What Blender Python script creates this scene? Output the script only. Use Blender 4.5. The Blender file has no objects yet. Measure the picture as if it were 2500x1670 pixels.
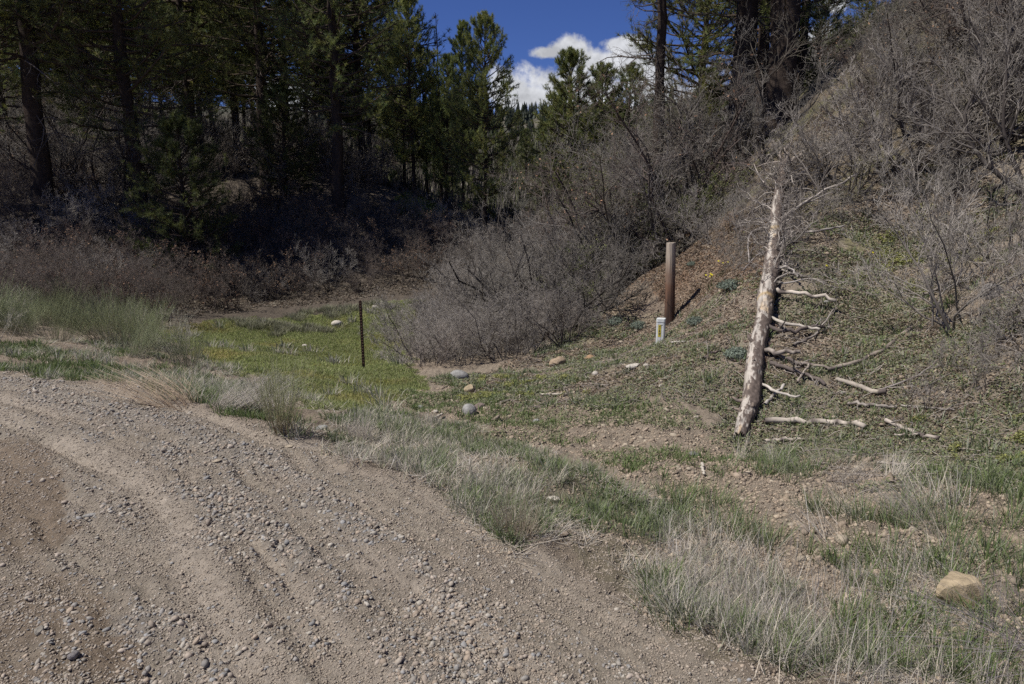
import bpy, math, random
import numpy as np
from mathutils import Vector, Matrix
PI = math.pi
R = math.radians
rng = np.random.default_rng(7)

# ------------------------------------------------------------------ camera, sky, sun, exposure
sc = bpy.context.scene
col = sc.collection
PITCH = R(10.5); CAMZ = 1.65; FPX = 2500*24/36.0
cam = bpy.data.objects.new('camera', bpy.data.cameras.new('camera'))
cam.data.lens = 24; cam.data.sensor_width = 36; cam.data.clip_end = 3000; cam.data.clip_start = 0.05
cam.location = (0, 0, CAMZ); cam.rotation_euler = (PI/2-PITCH, 0, 0)
col.objects.link(cam); sc.camera = cam

def raydir(u, v):
    cx = (u-1250)/FPX; cz = -(v-835)/FPX
    return np.array([cx, math.cos(PITCH)+cz*math.sin(PITCH), -math.sin(PITCH)+cz*math.cos(PITCH)])
def pt(u, v, Y):
    d = raydir(u, v); t = Y/d[1]
    return np.array([d[0]*t, Y, CAMZ+d[2]*t])

SUN_EL, SUN_AZ = 57, -106          # azimuth from +Y, clockwise
sd = bpy.data.lights.new('sun', 'SUN'); sd.energy = 4.6; sd.angle = R(0.53); sd.color = (1.0, 0.95, 0.88)
so = bpy.data.objects.new('sun', sd); col.objects.link(so)
sv = Vector((math.sin(R(SUN_AZ))*math.cos(R(SUN_EL)), math.cos(R(SUN_AZ))*math.cos(R(SUN_EL)), math.sin(R(SUN_EL))))
so.rotation_euler = sv.to_track_quat('Z', 'Y').to_euler()

world = bpy.data.worlds.new('World'); sc.world = world; world.use_nodes = True
wt = world.node_tree; wt.nodes.clear()
def N(t, typ, **kw):
    n = t.nodes.new(typ)
    for k, v in kw.items():
        if k.startswith('i_'): n.inputs[int(k[2:])].default_value = v
        else: setattr(n, k, v)
    return n
def math_(t, op, a, b=None, c=None):
    n = t.nodes.new('ShaderNodeMath'); n.operation = op
    for i, x in enumerate((a, b, c)):
        if x is None: continue
        if isinstance(x, (int, float)): n.inputs[i].default_value = x
        else: t.links.new(x, n.inputs[i])
    return n.outputs[0]
sky = N(wt, 'ShaderNodeTexSky', sky_type='NISHITA', sun_disc=False, sun_elevation=R(SUN_EL), sun_rotation=R(SUN_AZ % 360),
        altitude=2600, air_density=1.0, dust_density=0.15, ozone_density=4.0)
tint = N(wt, 'ShaderNodeMix', data_type='RGBA', blend_type='MULTIPLY'); tint.inputs[0].default_value = 1.0
tint.inputs[7].default_value = (0.54, 0.63, 1.02, 1)
wt.links.new(sky.outputs[0], tint.inputs[6])
tc = N(wt, 'ShaderNodeTexCoord'); sx = N(wt, 'ShaderNodeSeparateXYZ'); wt.links.new(tc.outputs['Generated'], sx.inputs[0])
yy = math_(wt, 'MAXIMUM', sx.outputs[1], 0.05)
ca = math_(wt, 'DIVIDE', sx.outputs[0], yy); ce = math_(wt, 'DIVIDE', sx.outputs[2], yy)
cmb = N(wt, 'ShaderNodeCombineXYZ'); wt.links.new(ca, cmb.inputs[0]); wt.links.new(ce, cmb.inputs[1])
def ang(u, v):
    d = raydir(u, v); return d[0]/d[1], d[2]/d[1]
nz = N(wt, 'ShaderNodeTexNoise', noise_dimensions='2D'); nz.inputs['Scale'].default_value = 14; nz.inputs['Detail'].default_value = 9; nz.inputs['Roughness'].default_value = 0.62
wt.links.new(cmb.outputs[0], nz.inputs['Vector'])
nz2 = N(wt, 'ShaderNodeTexNoise', noise_dimensions='2D'); nz2.inputs['Scale'].default_value = 30; nz2.inputs['Detail'].default_value = 7; nz2.inputs['Roughness'].default_value = 0.6
wt.links.new(cmb.outputs[0], nz2.inputs['Vector'])
best = None
for (u, v, ru, rv) in [(1385, 116, 62, 30), (1335, 128, 46, 18), (1440, 150, 60, 34), (1495, 165, 75, 38), (1400, 215, 190, 62), (1300, 232, 120, 46),
                       (1590, 210, 130, 70), (1530, 112, 60, 20), (1700, 300, 260, 110), (2035, 10, 40, 30), (2130, 62, 28, 16), (2010, 95, 60, 40), (500, 150, 80, 40), (740, 250, 130, 60), (230, 60, 90, 22), (2300, -60, 60, 30)]:
    a0, e0 = ang(u, v); ra = ru/FPX*1.05; re = rv/FPX*1.05
    dx = math_(wt, 'MULTIPLY', math_(wt, 'SUBTRACT', ca, a0), 1/ra); dy = math_(wt, 'MULTIPLY', math_(wt, 'SUBTRACT', ce, e0), 1/re)
    s = math_(wt, 'SUBTRACT', 1.0, math_(wt, 'SQRT', math_(wt, 'ADD', math_(wt, 'MULTIPLY', dx, dx), math_(wt, 'MULTIPLY', dy, dy))))
    best = s if best is None else math_(wt, 'SMOOTH_MAX', best, s, 0.15)
dens = math_(wt, 'ADD', best, math_(wt, 'MULTIPLY', math_(wt, 'SUBTRACT', nz.outputs[0], 0.5), 2.1))
mr = N(wt, 'ShaderNodeMapRange', interpolation_type='SMOOTHSTEP'); mr.inputs[1].default_value = -0.08; mr.inputs[2].default_value = 0.42
wt.links.new(dens, mr.inputs[0])
front = math_(wt, 'GREATER_THAN', sx.outputs[1], 0.05)
fac = math_(wt, 'MULTIPLY', mr.outputs[0], front)
cr = N(wt, 'ShaderNodeMapRange'); cr.inputs[1].default_value = 0.3; cr.inputs[2].default_value = 0.7; cr.inputs[3].default_value = 5.6; cr.inputs[4].default_value = 9.2
wt.links.new(nz2.outputs[0], cr.inputs[0])
ccol = N(wt, 'ShaderNodeCombineColor'); 
wt.links.new(math_(wt, 'MULTIPLY', cr.outputs[0], 0.98), ccol.inputs[0]); wt.links.new(cr.outputs[0], ccol.inputs[1]); wt.links.new(math_(wt, 'MULTIPLY', cr.outputs[0], 1.06), ccol.inputs[2])
mx = N(wt, 'ShaderNodeMix', data_type='RGBA'); wt.links.new(fac, mx.inputs[0]); wt.links.new(tint.outputs[2], mx.inputs[6]); wt.links.new(ccol.outputs[0], mx.inputs[7])
bg = N(wt, 'ShaderNodeBackground'); bg.inputs[1].default_value = 0.070
wt.links.new(mx.outputs[2], bg.inputs[0])
wo = N(wt, 'ShaderNodeOutputWorld'); wt.links.new(bg.outputs[0], wo.inputs[0])

sc.view_settings.view_transform = 'Standard'; sc.view_settings.look = 'None'
sc.view_settings.exposure = 0.28; sc.view_settings.gamma = 1.0
sc.cycles.sample_clamp_direct = 8; sc.cycles.sample_clamp_indirect = 2
sc.cycles.max_bounces = 5; sc.cycles.diffuse_bounces = 2; sc.cycles.glossy_bounces = 1; sc.cycles.transmission_bounces = 2; sc.cycles.transparent_max_bounces = 4
sc.cycles.use_denoising = False
sc.cycles.caustics_reflective = False; sc.cycles.caustics_refractive = False

# ------------------------------------------------------------------ helpers
def tag(o, label=None, cat=None, group=None, kind=None):
    if label: o['label'] = label
    if cat: o['category'] = cat
    if group: o['group'] = group
    if kind: o['kind'] = kind
    return o
def obj(name, data, parent=None, loc=None):
    o = bpy.data.objects.new(name, data); col.objects.link(o)
    if parent is not None: o.parent = parent
    if loc is not None: o.location = loc
    return o
def mesh_np(name, V, faces, mat, C=None, smooth=False):
    """faces: list of int arrays (n,3) or (n,4)"""
    me = bpy.data.meshes.new(name)
    V = np.asarray(V, dtype=np.float32)
    faces = [np.asarray(f, dtype=np.int32) for f in faces if len(f)]
    me.vertices.add(len(V)); me.vertices.foreach_set('co', V.ravel())
    nl = sum(f.size for f in faces); npol = sum(len(f) for f in faces)
    me.loops.add(nl); me.polygons.add(npol)
    me.loops.foreach_set('vertex_index', np.concatenate([f.ravel() for f in faces]))
    tot = np.concatenate([np.full(len(f), f.shape[1], np.int32) for f in faces])
    st = np.concatenate([[0], np.cumsum(tot)[:-1]]).astype(np.int32)
    me.polygons.foreach_set('loop_start', st)
    if smooth: me.polygons.foreach_set('use_smooth', np.ones(npol, bool))
    if C is not None:
        C = np.asarray(C, dtype=np.float32)
        if C.ndim == 1: C = np.tile(C, (len(V), 1))
        at = me.attributes.new('col', 'FLOAT_COLOR', 'POINT')
        at.data.foreach_set('color', np.concatenate([C[:, :3], np.ones((len(C), 1), np.float32)], 1).astype(np.float32).ravel())
    if mat: me.materials.append(mat)
    me.update(calc_edges=True)
    return me
class Acc:
    def __init__(s): s.V = []; s.F = {3: [], 4: []}; s.C = []; s.n = 0
    def add(s, V, faces, C=None):
        V = np.asarray(V, float).reshape(-1, 3)
        for f in faces:
            f = np.asarray(f)
            if len(f): s.F[f.shape[1]].append(f+s.n)
        s.V.append(V)
        C = np.zeros(3)+.5 if C is None else np.asarray(C, float)
        s.C.append(np.tile(C, (len(V), 1)) if C.ndim == 1 else C)
        s.n += len(V)
    def mesh(s, name, mat, smooth=False):
        fs = [np.concatenate(s.F[k]) for k in (3, 4) if s.F[k]]
        return mesh_np(name, np.concatenate(s.V), fs, mat, np.concatenate(s.C), smooth)

# value noise
def _hash(ix, iy, iz, seed):
    h = (ix.astype(np.uint32)*np.uint32(374761393) + iy.astype(np.uint32)*np.uint32(668265263) + iz.astype(np.uint32)*np.uint32(2147483647) + np.uint32(seed*144665+1013))
    h = (h ^ (h >> np.uint32(13)))*np.uint32(1274126177); h = h ^ (h >> np.uint32(16))
    return (h & np.uint32(0xffffff)).astype(np.float32)/float(0xffffff)
def vnoise(x, y, seed=0):
    x = np.asarray(x, float); y = np.asarray(y, float)
    ix = np.floor(x).astype(np.int64); iy = np.floor(y).astype(np.int64)
    fx = x-ix; fy = y-iy; fx = fx*fx*(3-2*fx); fy = fy*fy*(3-2*fy); z = np.zeros_like(ix)
    a = _hash(ix, iy, z, seed); b = _hash(ix+1, iy, z, seed); c = _hash(ix, iy+1, z, seed); d = _hash(ix+1, iy+1, z, seed)
    return (a*(1-fx)+b*fx)*(1-fy)+(c*(1-fx)+d*fx)*fy
def fbm(x, y, f, oct=4, seed=0, rough=.5):
    s = 0; a = 1; t = 0
    for i in range(oct):
        ang_ = i*1.1+seed; c, s_ = math.cos(ang_), math.sin(ang_)
        s = s + a*(vnoise((x*c-y*s_)*f+i*17.3, (x*s_+y*c)*f-i*9.1, seed+i*7)-.5); t += a; a *= rough; f *= 2.03
    return s/t*2      # about -1..1
def vnoise3(x, y, z, seed=0):
    x, y, z = np.broadcast_arrays(x, y, z); ix = np.floor(x).astype(np.int64); iy = np.floor(y).astype(np.int64); iz = np.floor(z).astype(np.int64)
    fx = x-ix; fy = y-iy; fz = z-iz; fx = fx*fx*(3-2*fx); fy = fy*fy*(3-2*fy); fz = fz*fz*(3-2*fz); out = 0
    for a in (0, 1):
        for b in (0, 1):
            for c in (0, 1):
                out = out+(fx if a else 1-fx)*(fy if b else 1-fy)*(fz if c else 1-fz)*_hash(ix+a, iy+b+57*(iz+c), (iz+c)*0, seed+3)
    return out
def fbm3(x, y, z, f=1, oct=4, seed=0, rough=.5):
    s = 0; a = 1; t = 0
    for i in range(oct): s = s+a*(vnoise3(x*f+i*3.1, y*f-i*7.7, z*f+i*5.3, seed+i)-.5); t += a; a *= rough; f *= 2.07
    return s/t*2
def smooth(a, b, x):
    t = np.clip((x-a)/(b-a), 0, 1); return t*t*(3-2*t)
def inpoly(x, y, P):
    P = np.asarray(P); r = np.zeros(np.shape(x), bool); j = len(P)-1
    for i in range(len(P)):
        xi, yi = P[i][:2]; xj, yj = P[j][:2]
        if yi != yj:
            c = ((yi > y) != (yj > y)) & (x < (xj-xi)*(y-yi)/(yj-yi)+xi); r ^= c
        j = i
    return r
def pdist(x, y, P):
    """distance to a polyline"""
    d = np.full(np.shape(x), 1e9)
    for a, b in zip(P[:-1], P[1:]):
        a = np.asarray(a[:2]); b = np.asarray(b[:2]); ab = b-a; L = ab@ab
        t = np.clip(((x-a[0])*ab[0]+(y-a[1])*ab[1])/L, 0, 1)
        d = np.minimum(d, np.hypot(x-a[0]-t*ab[0], y-a[1]-t*ab[1]))
    return d

# ------------------------------------------------------------------ materials
def mat_attr(name, rough=.85, noise=0.0, nscale=40, bump=0.0, bscale=60, spec=.2, trans=0.0, objvar=0.0, detail=6, bdist=.01):
    m = bpy.data.materials.new(name); m.use_nodes = True; t = m.node_tree
    b = t.nodes['Principled BSDF']; b.inputs['Roughness'].default_value = rough; b.inputs['Specular IOR Level'].default_value = spec
    a = N(t, 'ShaderNodeAttribute', attribute_name='col'); c = a.outputs['Color']
    if noise or bump: tc = N(t, 'ShaderNodeTexCoord')
    if noise:
        n = N(t, 'ShaderNodeTexNoise'); n.inputs['Scale'].default_value = nscale; n.inputs['Detail'].default_value = detail; n.inputs['Roughness'].default_value = .65
        t.links.new(tc.outputs['Object'], n.inputs['Vector'])
        mrn = N(t, 'ShaderNodeMapRange'); mrn.inputs[1].default_value = .25; mrn.inputs[2].default_value = .75; mrn.inputs[3].default_value = 1-noise; mrn.inputs[4].default_value = 1+noise
        t.links.new(n.outputs[0], mrn.inputs[0])
        v = N(t, 'ShaderNodeVectorMath', operation='SCALE'); t.links.new(c, v.inputs[0]); t.links.new(mrn.outputs[0], v.inputs['Scale']); c = v.outputs[0]
    if objvar:
        oi = N(t, 'ShaderNodeObjectInfo'); hs = N(t, 'ShaderNodeHueSaturation')
        mv = N(t, 'ShaderNodeMapRange'); mv.inputs[3].default_value = 1-objvar; mv.inputs[4].default_value = 1+objvar
        t.links.new(oi.outputs['Random'], mv.inputs[0]); t.links.new(mv.outputs[0], hs.inputs['Value'])
        mh = N(t, 'ShaderNodeMapRange'); mh.inputs[3].default_value = .5-objvar*.04; mh.inputs[4].default_value = .5+objvar*.04
        frac = math_(t, 'FRACT', math_(t, 'MULTIPLY', oi.outputs['Random'], 7.31)); t.links.new(frac, mh.inputs[0]); t.links.new(mh.outputs[0], hs.inputs['Hue'])
        t.links.new(c, hs.inputs['Color']); c = hs.outputs[0]
    t.links.new(c, b.inputs['Base Color'])
    if bump:
        n = N(t, 'ShaderNodeTexNoise'); n.inputs['Scale'].default_value = bscale; n.inputs['Detail'].default_value = 7; n.inputs['Roughness'].default_value = .7
        t.links.new(tc.outputs['Object'], n.inputs['Vector'])
        bp = N(t, 'ShaderNodeBump'); bp.inputs['Strength'].default_value = bump; bp.inputs['Distance'].default_value = bdist
        t.links.new(n.outputs[0], bp.inputs['Height']); t.links.new(bp.outputs[0], b.inputs['Normal'])
    if trans:
        tr = N(t, 'ShaderNodeBsdfTranslucent'); t.links.new(c, tr.inputs[0]); ms = N(t, 'ShaderNodeMixShader'); ms.inputs[0].default_value = trans
        out = t.nodes['Material Output']; t.links.new(b.outputs[0], ms.inputs[1]); t.links.new(tr.outputs[0], ms.inputs[2]); t.links.new(ms.outputs[0], out.inputs[0])
    return m
M_ground = mat_attr('ground_soil', .95, .32, 14, 1.0, 45, .1, detail=12, bdist=.035)
M_stone = mat_attr('stone', .85, .22, 45, .35, 60, .25)
M_rock = mat_attr('rock_surface', .9, .42, 16, .8, 30, .15, detail=9, bdist=.015)
M_twig = mat_attr('twig_bark', .8, 0, spec=.25, objvar=.18)
M_bark = mat_attr('pine_bark', .95, .45, 7, 1.0, 9, .1, bdist=.05)
M_needle = mat_attr('needles', .55, 0, spec=.3, trans=.35, objvar=.25)
M_grass = mat_attr('grass_blade', .7, 0, spec=.2, trans=.3)
M_leaf = mat_attr('leaf', .7, 0, spec=.2, trans=.25, objvar=.15)
M_wood = mat_attr('dead_wood', .8, .22, 24, .5, 40, .2, bdist=.006)

# ------------------------------------------------------------------ terrain
ctrl = [pt(*a) for a in [
    (1000, 1200, 4.15), (1300, 1230, 4.2), (1250, 1110, 5.94), (1600, 1280, 4.2), (2000, 1480, 3.07), (850, 1060, 6.1), (690, 1050, 5.4), (450, 960, 6.7),
    (300, 830, 12.9), (0, 850, 10), (500, 940, 9.0), (850, 980, 8.8), (888, 900, 13), (450, 830, 15.7), (820, 745, 22.3), (1000, 745, 22.5),
    (600, 700, 24.8), (300, 760, 18.3), (0, 700, 20), (0, 500, 27), (105, 470, 26), (400, 560, 28), (650, 480, 31), (820, 520, 30), (1000, 480, 35),
    (1130, 560, 31), (1180, 610, 29), (1250, 600, 34), (1300, 540, 45), (1100, 700, 25), (1000, 640, 27), (1270, 400, 80), (300, 350, 60), (800, 380, 60),
    (0, 300, 60), (200, 220, 80), (1612, 828, 12.3), (1632, 785, 13), (1350, 920, 10.5), (1120, 920, 11), (1150, 1000, 8.3), (1450, 1000, 7.8), (1450, 780, 17),
    (1400, 860, 13), (1800, 1070, 6.6), (1850, 820, 9), (1885, 620, 11.5), (1900, 400, 15), (1640, 1050, 6.7), (1600, 1150, 5.3), (2100, 1040, 6.4),
    (2400, 1100, 5.2), (2480, 900, 6.2), (2200, 800, 9), (2200, 600, 11.5), (2480, 640, 8.5), (2480, 300, 13), (2070, 120, 21), (1900, 300, 20),
    (1750, 560, 16), (1650, 640, 15), (1550, 700, 15.5), (1500, 600, 20), (2500, 0, 16), (2400, 1400, 3.2), (2500, 1670, 2.35), (2200, 1250, 4.1)]]
ctrl += [np.array(a, float) for a in [
    (0, 0, 0), (-3, 3, 0), (-5, 6.3, 0), (-2, 0, 0), (-8, 4, 0), (-4, -3, 0), (-11, 9.5, -.02), (-8, 8.5, -.03), (0, 2, 0), (-2, 4.3, 0), (3, 0, -.1), (2, 1.5, -.06), (2, -4, 0),
    (6, 3, .3), (8, 0, .8), (-14, 3, 0), (-20, 13, 0), (-18, 20, -.2), (-22, 26, 1.6), (7.5, 27, 2.2), (13, 31, 5), (3, 26, -.2),
    (-60, 40, 14), (-60, 80, 20), (0, 110, 10), (40, 60, 24), (60, 20, 30), (40, 0, 22), (-40, 0, 1), (0, -30, 0), (40, -30, 12), (-40, -30, 0), (60, 110, 35), (-30, 110, 18), (22, 12, 10), (20, 22, 12)]]
ctrl = np.array(ctrl)
def tps_fit(P, lam=.02):
    n = len(P); X = P[:, :2]; d = np.linalg.norm(X[:, None]-X[None], axis=2)
    K = np.where(d > 0, d*d*np.log(np.maximum(d, 1e-9)), 0)+lam*np.eye(n)
    A = np.zeros((n+3, n+3)); A[:n, :n] = K; A[:n, n] = 1; A[:n, n+1:] = X; A[n, :n] = 1; A[n+1:, :n] = X.T
    return np.linalg.solve(A, np.concatenate([P[:, 2], np.zeros(3)]))
W = tps_fit(ctrl)
def tps(x, y):
    z = W[-3]+W[-2]*x+W[-1]*y
    for (px, py, _), w in zip(ctrl, W[:-3]):
        r2 = (x-px)**2+(y-py)**2
        z = z + w*.5*r2*np.log(np.maximum(r2, 1e-12))
    return z
def axis(start, end, segs):
    out = [start]
    while out[-1] < end:
        v = out[-1]; out.append(v+segs(v))
    return np.array(out)
GX = np.concatenate([-axis(7.0, 700, lambda v: .022+.035*(v-7))[::-1], np.arange(-6.98, 6.2, .022), axis(6.2, 700, lambda v: .022+.03*(v-6.2))])
GX = np.unique(np.round(GX, 4))
GY = np.concatenate([-axis(-1.4, 60, lambda v: .06+.25*(v+1.4))[::-1], axis(1.42, 900, lambda v: .013+.0045*(v-1.4)+.02*max(0, v-38)/20)])
GY = np.unique(np.round(GY, 4))
XX, YY = np.meshgrid(GX, GY)
Z0 = tps(np.clip(XX, -60, 60), np.clip(YY, -30, 110))
far = smooth(60, 110, np.hypot(XX, YY))
ZF = 10+np.clip(YY-100, 0, 330)/330*46+ np.abs(XX)*.06 + 7*fbm(XX, YY, .01, 4, 5)
ridge = smooth(430, 700, YY); ZF = ZF*(1-ridge)+20*ridge
Z0 = Z0*(1-far)+ZF*far
def bil(Z, x, y):
    x = np.asarray(x, float); y = np.asarray(y, float)
    i = np.clip(np.searchsorted(GX, x)-1, 0, len(GX)-2); j = np.clip(np.searchsorted(GY, y)-1, 0, len(GY)-2)
    fx = np.clip((x-GX[i])/(GX[i+1]-GX[i]), 0, 1); fy = np.clip((y-GY[j])/(GY[j+1]-GY[j]), 0, 1)
    return (Z[j, i]*(1-fx)+Z[j, i+1]*fx)*(1-fy)+(Z[j+1, i]*(1-fx)+Z[j+1, i+1]*fx)*fy
ZC = Z0
def at(u, v, ymin=1.5, ymax=80):
    d = raydir(u, v); ys = np.geomspace(ymin, ymax, 1500); t = ys/d[1]
    x = d[0]*t; z = CAMZ+d[2]*t; below = z < bil(ZC, x, ys)
    k = int(np.argmax(below)) if below.any() else len(ys)-1
    return np.array([x[k], ys[k], float(bil(ZC, x[k], ys[k]))])
def poly(pts, **k): return np.array([at(u, v, **k)[:2] for u, v in pts])

edge_px = [(-300, 885), (0, 911), (266, 948), (447, 996), (660, 1065), (788, 1090), (852, 1150), (1022, 1182), (1150, 1257), (1278, 1342), (1491, 1470), (1650, 1544), (1810, 1668)]
edge = poly(edge_px); edge = np.concatenate([[(-40, 21), (-20, 12.5)], edge, [(2.2, .6), (5, -3), (9, -12), (14, -30)]])
ROAD = np.concatenate([edge, [(-40, -30), (-60, 21)]])
meadow = poly([(380, 830), (400, 806), (540, 786), (700, 770), (807, 765), (850, 757), (945, 738), (1024, 732), (1032, 752), (1000, 800), (990, 900), (1053, 930), (1035, 945), (909, 992), (836, 1003), (760, 1000), (652, 925), (525, 902), (463, 860)])
strip = poly([(800, 1075), (830, 1030), (960, 1020), (1100, 1045), (1230, 1080), (1330, 1120), (1450, 1160), (1560, 1220), (1680, 1270), (1780, 1330), (1850, 1400), (1990, 1500), (2100, 1580), (2200, 1680), (1850, 1672), (1720, 1580), (1600, 1490), (1560, 1440), (1490, 1400), (1440, 1300), (1330, 1310), (1230, 1350), (1150, 1260), (1060, 1200), (960, 1160), (860, 1150)])
near_right = poly([(1560, 1440), (1680, 1270), (1850, 1330), (2100, 1300), (2300, 1380), (2500, 1450), (2600, 1700), (1900, 1700), (1700, 1570)])
slope_green = poly([(1250, 900), (1400, 800), (1600, 800), (1700, 900), (1760, 1000), (1850, 1100), (2100, 1150), (2500, 1180), (2500, 980), (2420, 800), (2100, 560), (1950, 640), (1900, 900), (1800, 1000), (1500, 960)])
bare = poly([(950, 960), (1150, 930), (1400, 960), (1600, 1000), (1780, 1060), (1850, 1110), (1700, 1250), (1500, 1150), (1250, 1085), (1050, 1010)])
bank_brown = poly([(1480, 750), (1560, 620), (1700, 540), (1870, 560), (1850, 720), (1720, 740), (1640, 770)])
yel = [poly([(760, 870), (900, 830), (960, 850), (960, 905), (1000, 925), (850, 940), (740, 900)]), poly([(1150, 925), (1350, 930), (1450, 950), (1250, 970), (1100, 960)]),
       poly([(2250, 1060), (2500, 1080), (2500, 1180), (2300, 1160)]), poly([(2050, 560), (2400, 520), (2400, 640), (2100, 680)])]
knoll = poly([(960, 520), (985, 480), (1030, 480), (1090, 520), (1040, 545)], ymin=26)
bands = [poly(p) for p in [
    [(640, 1700), (585, 1560), (540, 1400), (480, 1270), (430, 1210), (330, 1130), (200, 1060), (0, 1010)],         # main gravel windrow
    [(980, 1700), (860, 1560), (760, 1440), (640, 1300), (540, 1200), (400, 1100), (250, 1020), (0, 960)],
    [(1300, 1700), (1180, 1600), (1090, 1500), (1000, 1390), (900, 1300), (780, 1210), (600, 1110), (440, 1040), (200, 965), (0, 930)]]]
patch = [poly([(140, 1220), (230, 1190), (340, 1210), (330, 1290), (220, 1330), (150, 1290)]), poly([(200, 1480), (330, 1430), (480, 1440), (500, 1560), (420, 1680), (170, 1680)]),
         poly([(1020, 1320), (1100, 1350), (1240, 1470), (1200, 1530), (1090, 1450)]), poly([(0, 905), (200, 925), (420, 985), (520, 1040), (330, 1010), (0, 945)])]
smoothband = poly([(585, 1700), (530, 1560), (470, 1400), (430, 1310), (380, 1230), (280, 1150), (130, 1080)])

d_edge = pdist(XX, YY, edge); sd_r = np.where(inpoly(XX, YY, ROAD), d_edge, -d_edge)
along = (XX-YY)*.707
groove = fbm(sd_r*7.5+.5*fbm(XX, YY, .8, 2, 81), along*.35, 1, 3, 83); groove2 = fbm(sd_r*22, along*.9, 1, 2, 85)
near = YY < 60
nx = XX+.10*fbm(XX, YY, 2.2, 3, 3); ny = YY+.10*fbm(XX, YY, 2.2, 3, 11)
nx2 = XX+.35*fbm(XX, YY, 1.1, 3, 23); ny2 = YY+.35*fbm(XX, YY, 1.1, 3, 31)
m_road = inpoly(nx, ny, ROAD)
sd_road = sd_r
wr = smooth(-.12, .12, sd_road+.12*fbm(XX, YY, 3, 3, 4))
bandw = [np.exp(-(pdist(XX, YY, b)/w)**2) for b, w in zip(bands, (.13, .16, .2))]
sm = np.exp(-(pdist(XX, YY, smoothband)/.13)**2)
roadtex = sum(bandw)*smooth(-.5, .3, fbm(XX, YY, 3.5, 4, 9)+.6*groove)+.55*smooth(0, .5, groove)
wx_ = XX+.32*fbm(XX, YY, 1.6, 4, 61); wy_ = YY+.32*fbm(XX, YY, 1.6, 4, 67); pn = smooth(-.35, .25, fbm(XX, YY, 5, 3, 71))
for p in patch: roadtex = roadtex+.75*inpoly(wx_, wy_, p)*pn
roadtex = np.clip(roadtex+.16*smooth(-.1, .5, fbm(XX, YY, 2.2, 3, 79))-sm*.8, 0, 1.3)
n1 = fbm(XX, YY, 28, 3, 2); n2 = fbm(XX, YY, 9, 4, 6); n3 = fbm(XX, YY, 1.6, 4, 8); n4 = fbm(XX, YY, .5, 4, 12); n0 = fbm(XX, YY, 60, 2, 40)
clod = np.maximum(0, np.abs(fbm(XX, YY, 7, 4, 14))*1.4)
w_soil = (1-wr)*(YY < 40)
disp_road = n1*.007+n0*.005+n2*.010+n3*.012+groove*.048+groove2*.014+sum(bandw)*.022+bandw[0]*.018-sm*.034+roadtex*(n0*.006+n1*.008)
disp_soil = n2*.022+n1*.012+n0*.004+n3*.06+(clod-.25)*.04+n4*.12*smooth(3, 12, YY)
Z = Z0+np.where(near, disp_road*wr+disp_soil*w_soil, 0)+(YY > 35)*n4*.5*smooth(35, 60, YY)
# road edge: low berm and lip
Z += .03*np.exp(-((sd_road+.02)/.15)**2)*(.4+vnoise(XX*2.2, YY*2.2, 77))*(YY < 12)
ZC = Z

def mixc(C, m, c):
    m = np.clip(m, 0, 1)[..., None]; return C*(1-m)+np.asarray(c)*m
C = np.zeros(XX.shape+(3,))+np.array([.255, .214, .165])
C = mixc(C, smooth(-.3, .5, n4+.4*n2)*.5, (.21, .16, .12))
C = mixc(C, smooth(0, .8, n3)*.4, (.32, .26, .20))
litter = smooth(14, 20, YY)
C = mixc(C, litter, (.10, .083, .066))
C = mixc(C, inpoly(nx2, ny2, bank_brown)*smooth(-.6, .1, n3), (.19, .13, .09))
C = mixc(C, inpoly(nx2, ny2, slope_green)*.45*smooth(-.4, .4, n2+n3), (.15, .15, .08))
C = mixc(C, inpoly(nx2, ny2, meadow)*.9, (.16, .18, .06))
for p in yel: C = mixc(C, inpoly(nx2, ny2, p)*.4*smooth(-.3, .3, n2+.5*n3), (.20, .19, .08))
C = mixc(C, inpoly(nx2, ny2, knoll)*1.0, (.09, .13, .03))
C = mixc(C, inpoly(nx2, ny2, strip)*.35, (.10, .105, .055))
upper = inpoly(nx2, ny2, poly([(1850, 640), (1960, 560), (2200, 420), (2500, 380), (2700, -300), (2150, -100), (1880, 300), (1700, 500)], ymin=7))
C = mixc(C, upper*.75, (.17, .14, .10)); C = mixc(C, upper*smooth(-.1, .4, n3+.4*n4)*.6, (.12, .125, .06))
CR = np.zeros(XX.shape+(3,))+np.array([.300, .260, .206])
CR = mixc(CR, smooth(-.2, .8, n3+.3*n2-.5*groove)*.55, (.25, .208, .165))
CR = mixc(CR, smooth(.2, 1, roadtex)*.5, (.255, .235, .208))
CR = mixc(CR, np.clip(sm*.9+.7*smooth(.05, .45, -groove), 0, 1), (.40, .345, .28))
inner = smooth(2.6, 3.4, sd_road+.25*n3)     # damp brown wheel lane at the left
CR = mixc(CR, inpoly(wx_, wy_, poly([(-400, 1060), (130, 1110), (150, 1240), (190, 1380), (190, 1500), (230, 1700), (-900, 1700)]))*.8*smooth(-.9, .3, n3+.5*n2), (.20, .152, .108))
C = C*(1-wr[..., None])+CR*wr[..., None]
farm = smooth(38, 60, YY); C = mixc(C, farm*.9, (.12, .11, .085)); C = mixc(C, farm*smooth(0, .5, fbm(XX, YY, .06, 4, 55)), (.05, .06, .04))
ny_, nx_ = XX.shape
idx = np.arange(nx_*ny_).reshape(ny_, nx_)
F = np.stack([idx[:-1, :-1], idx[:-1, 1:], idx[1:, 1:], idx[1:, :-1]], -1).reshape(-1, 4)
V = np.stack([XX, YY, Z], -1).reshape(-1, 3)
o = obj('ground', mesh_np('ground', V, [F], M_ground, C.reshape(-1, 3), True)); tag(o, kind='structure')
def H(x, y): return bil(Z, x, y)
def maskat(M, x, y): return bil(M.astype(float), x, y)

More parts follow.
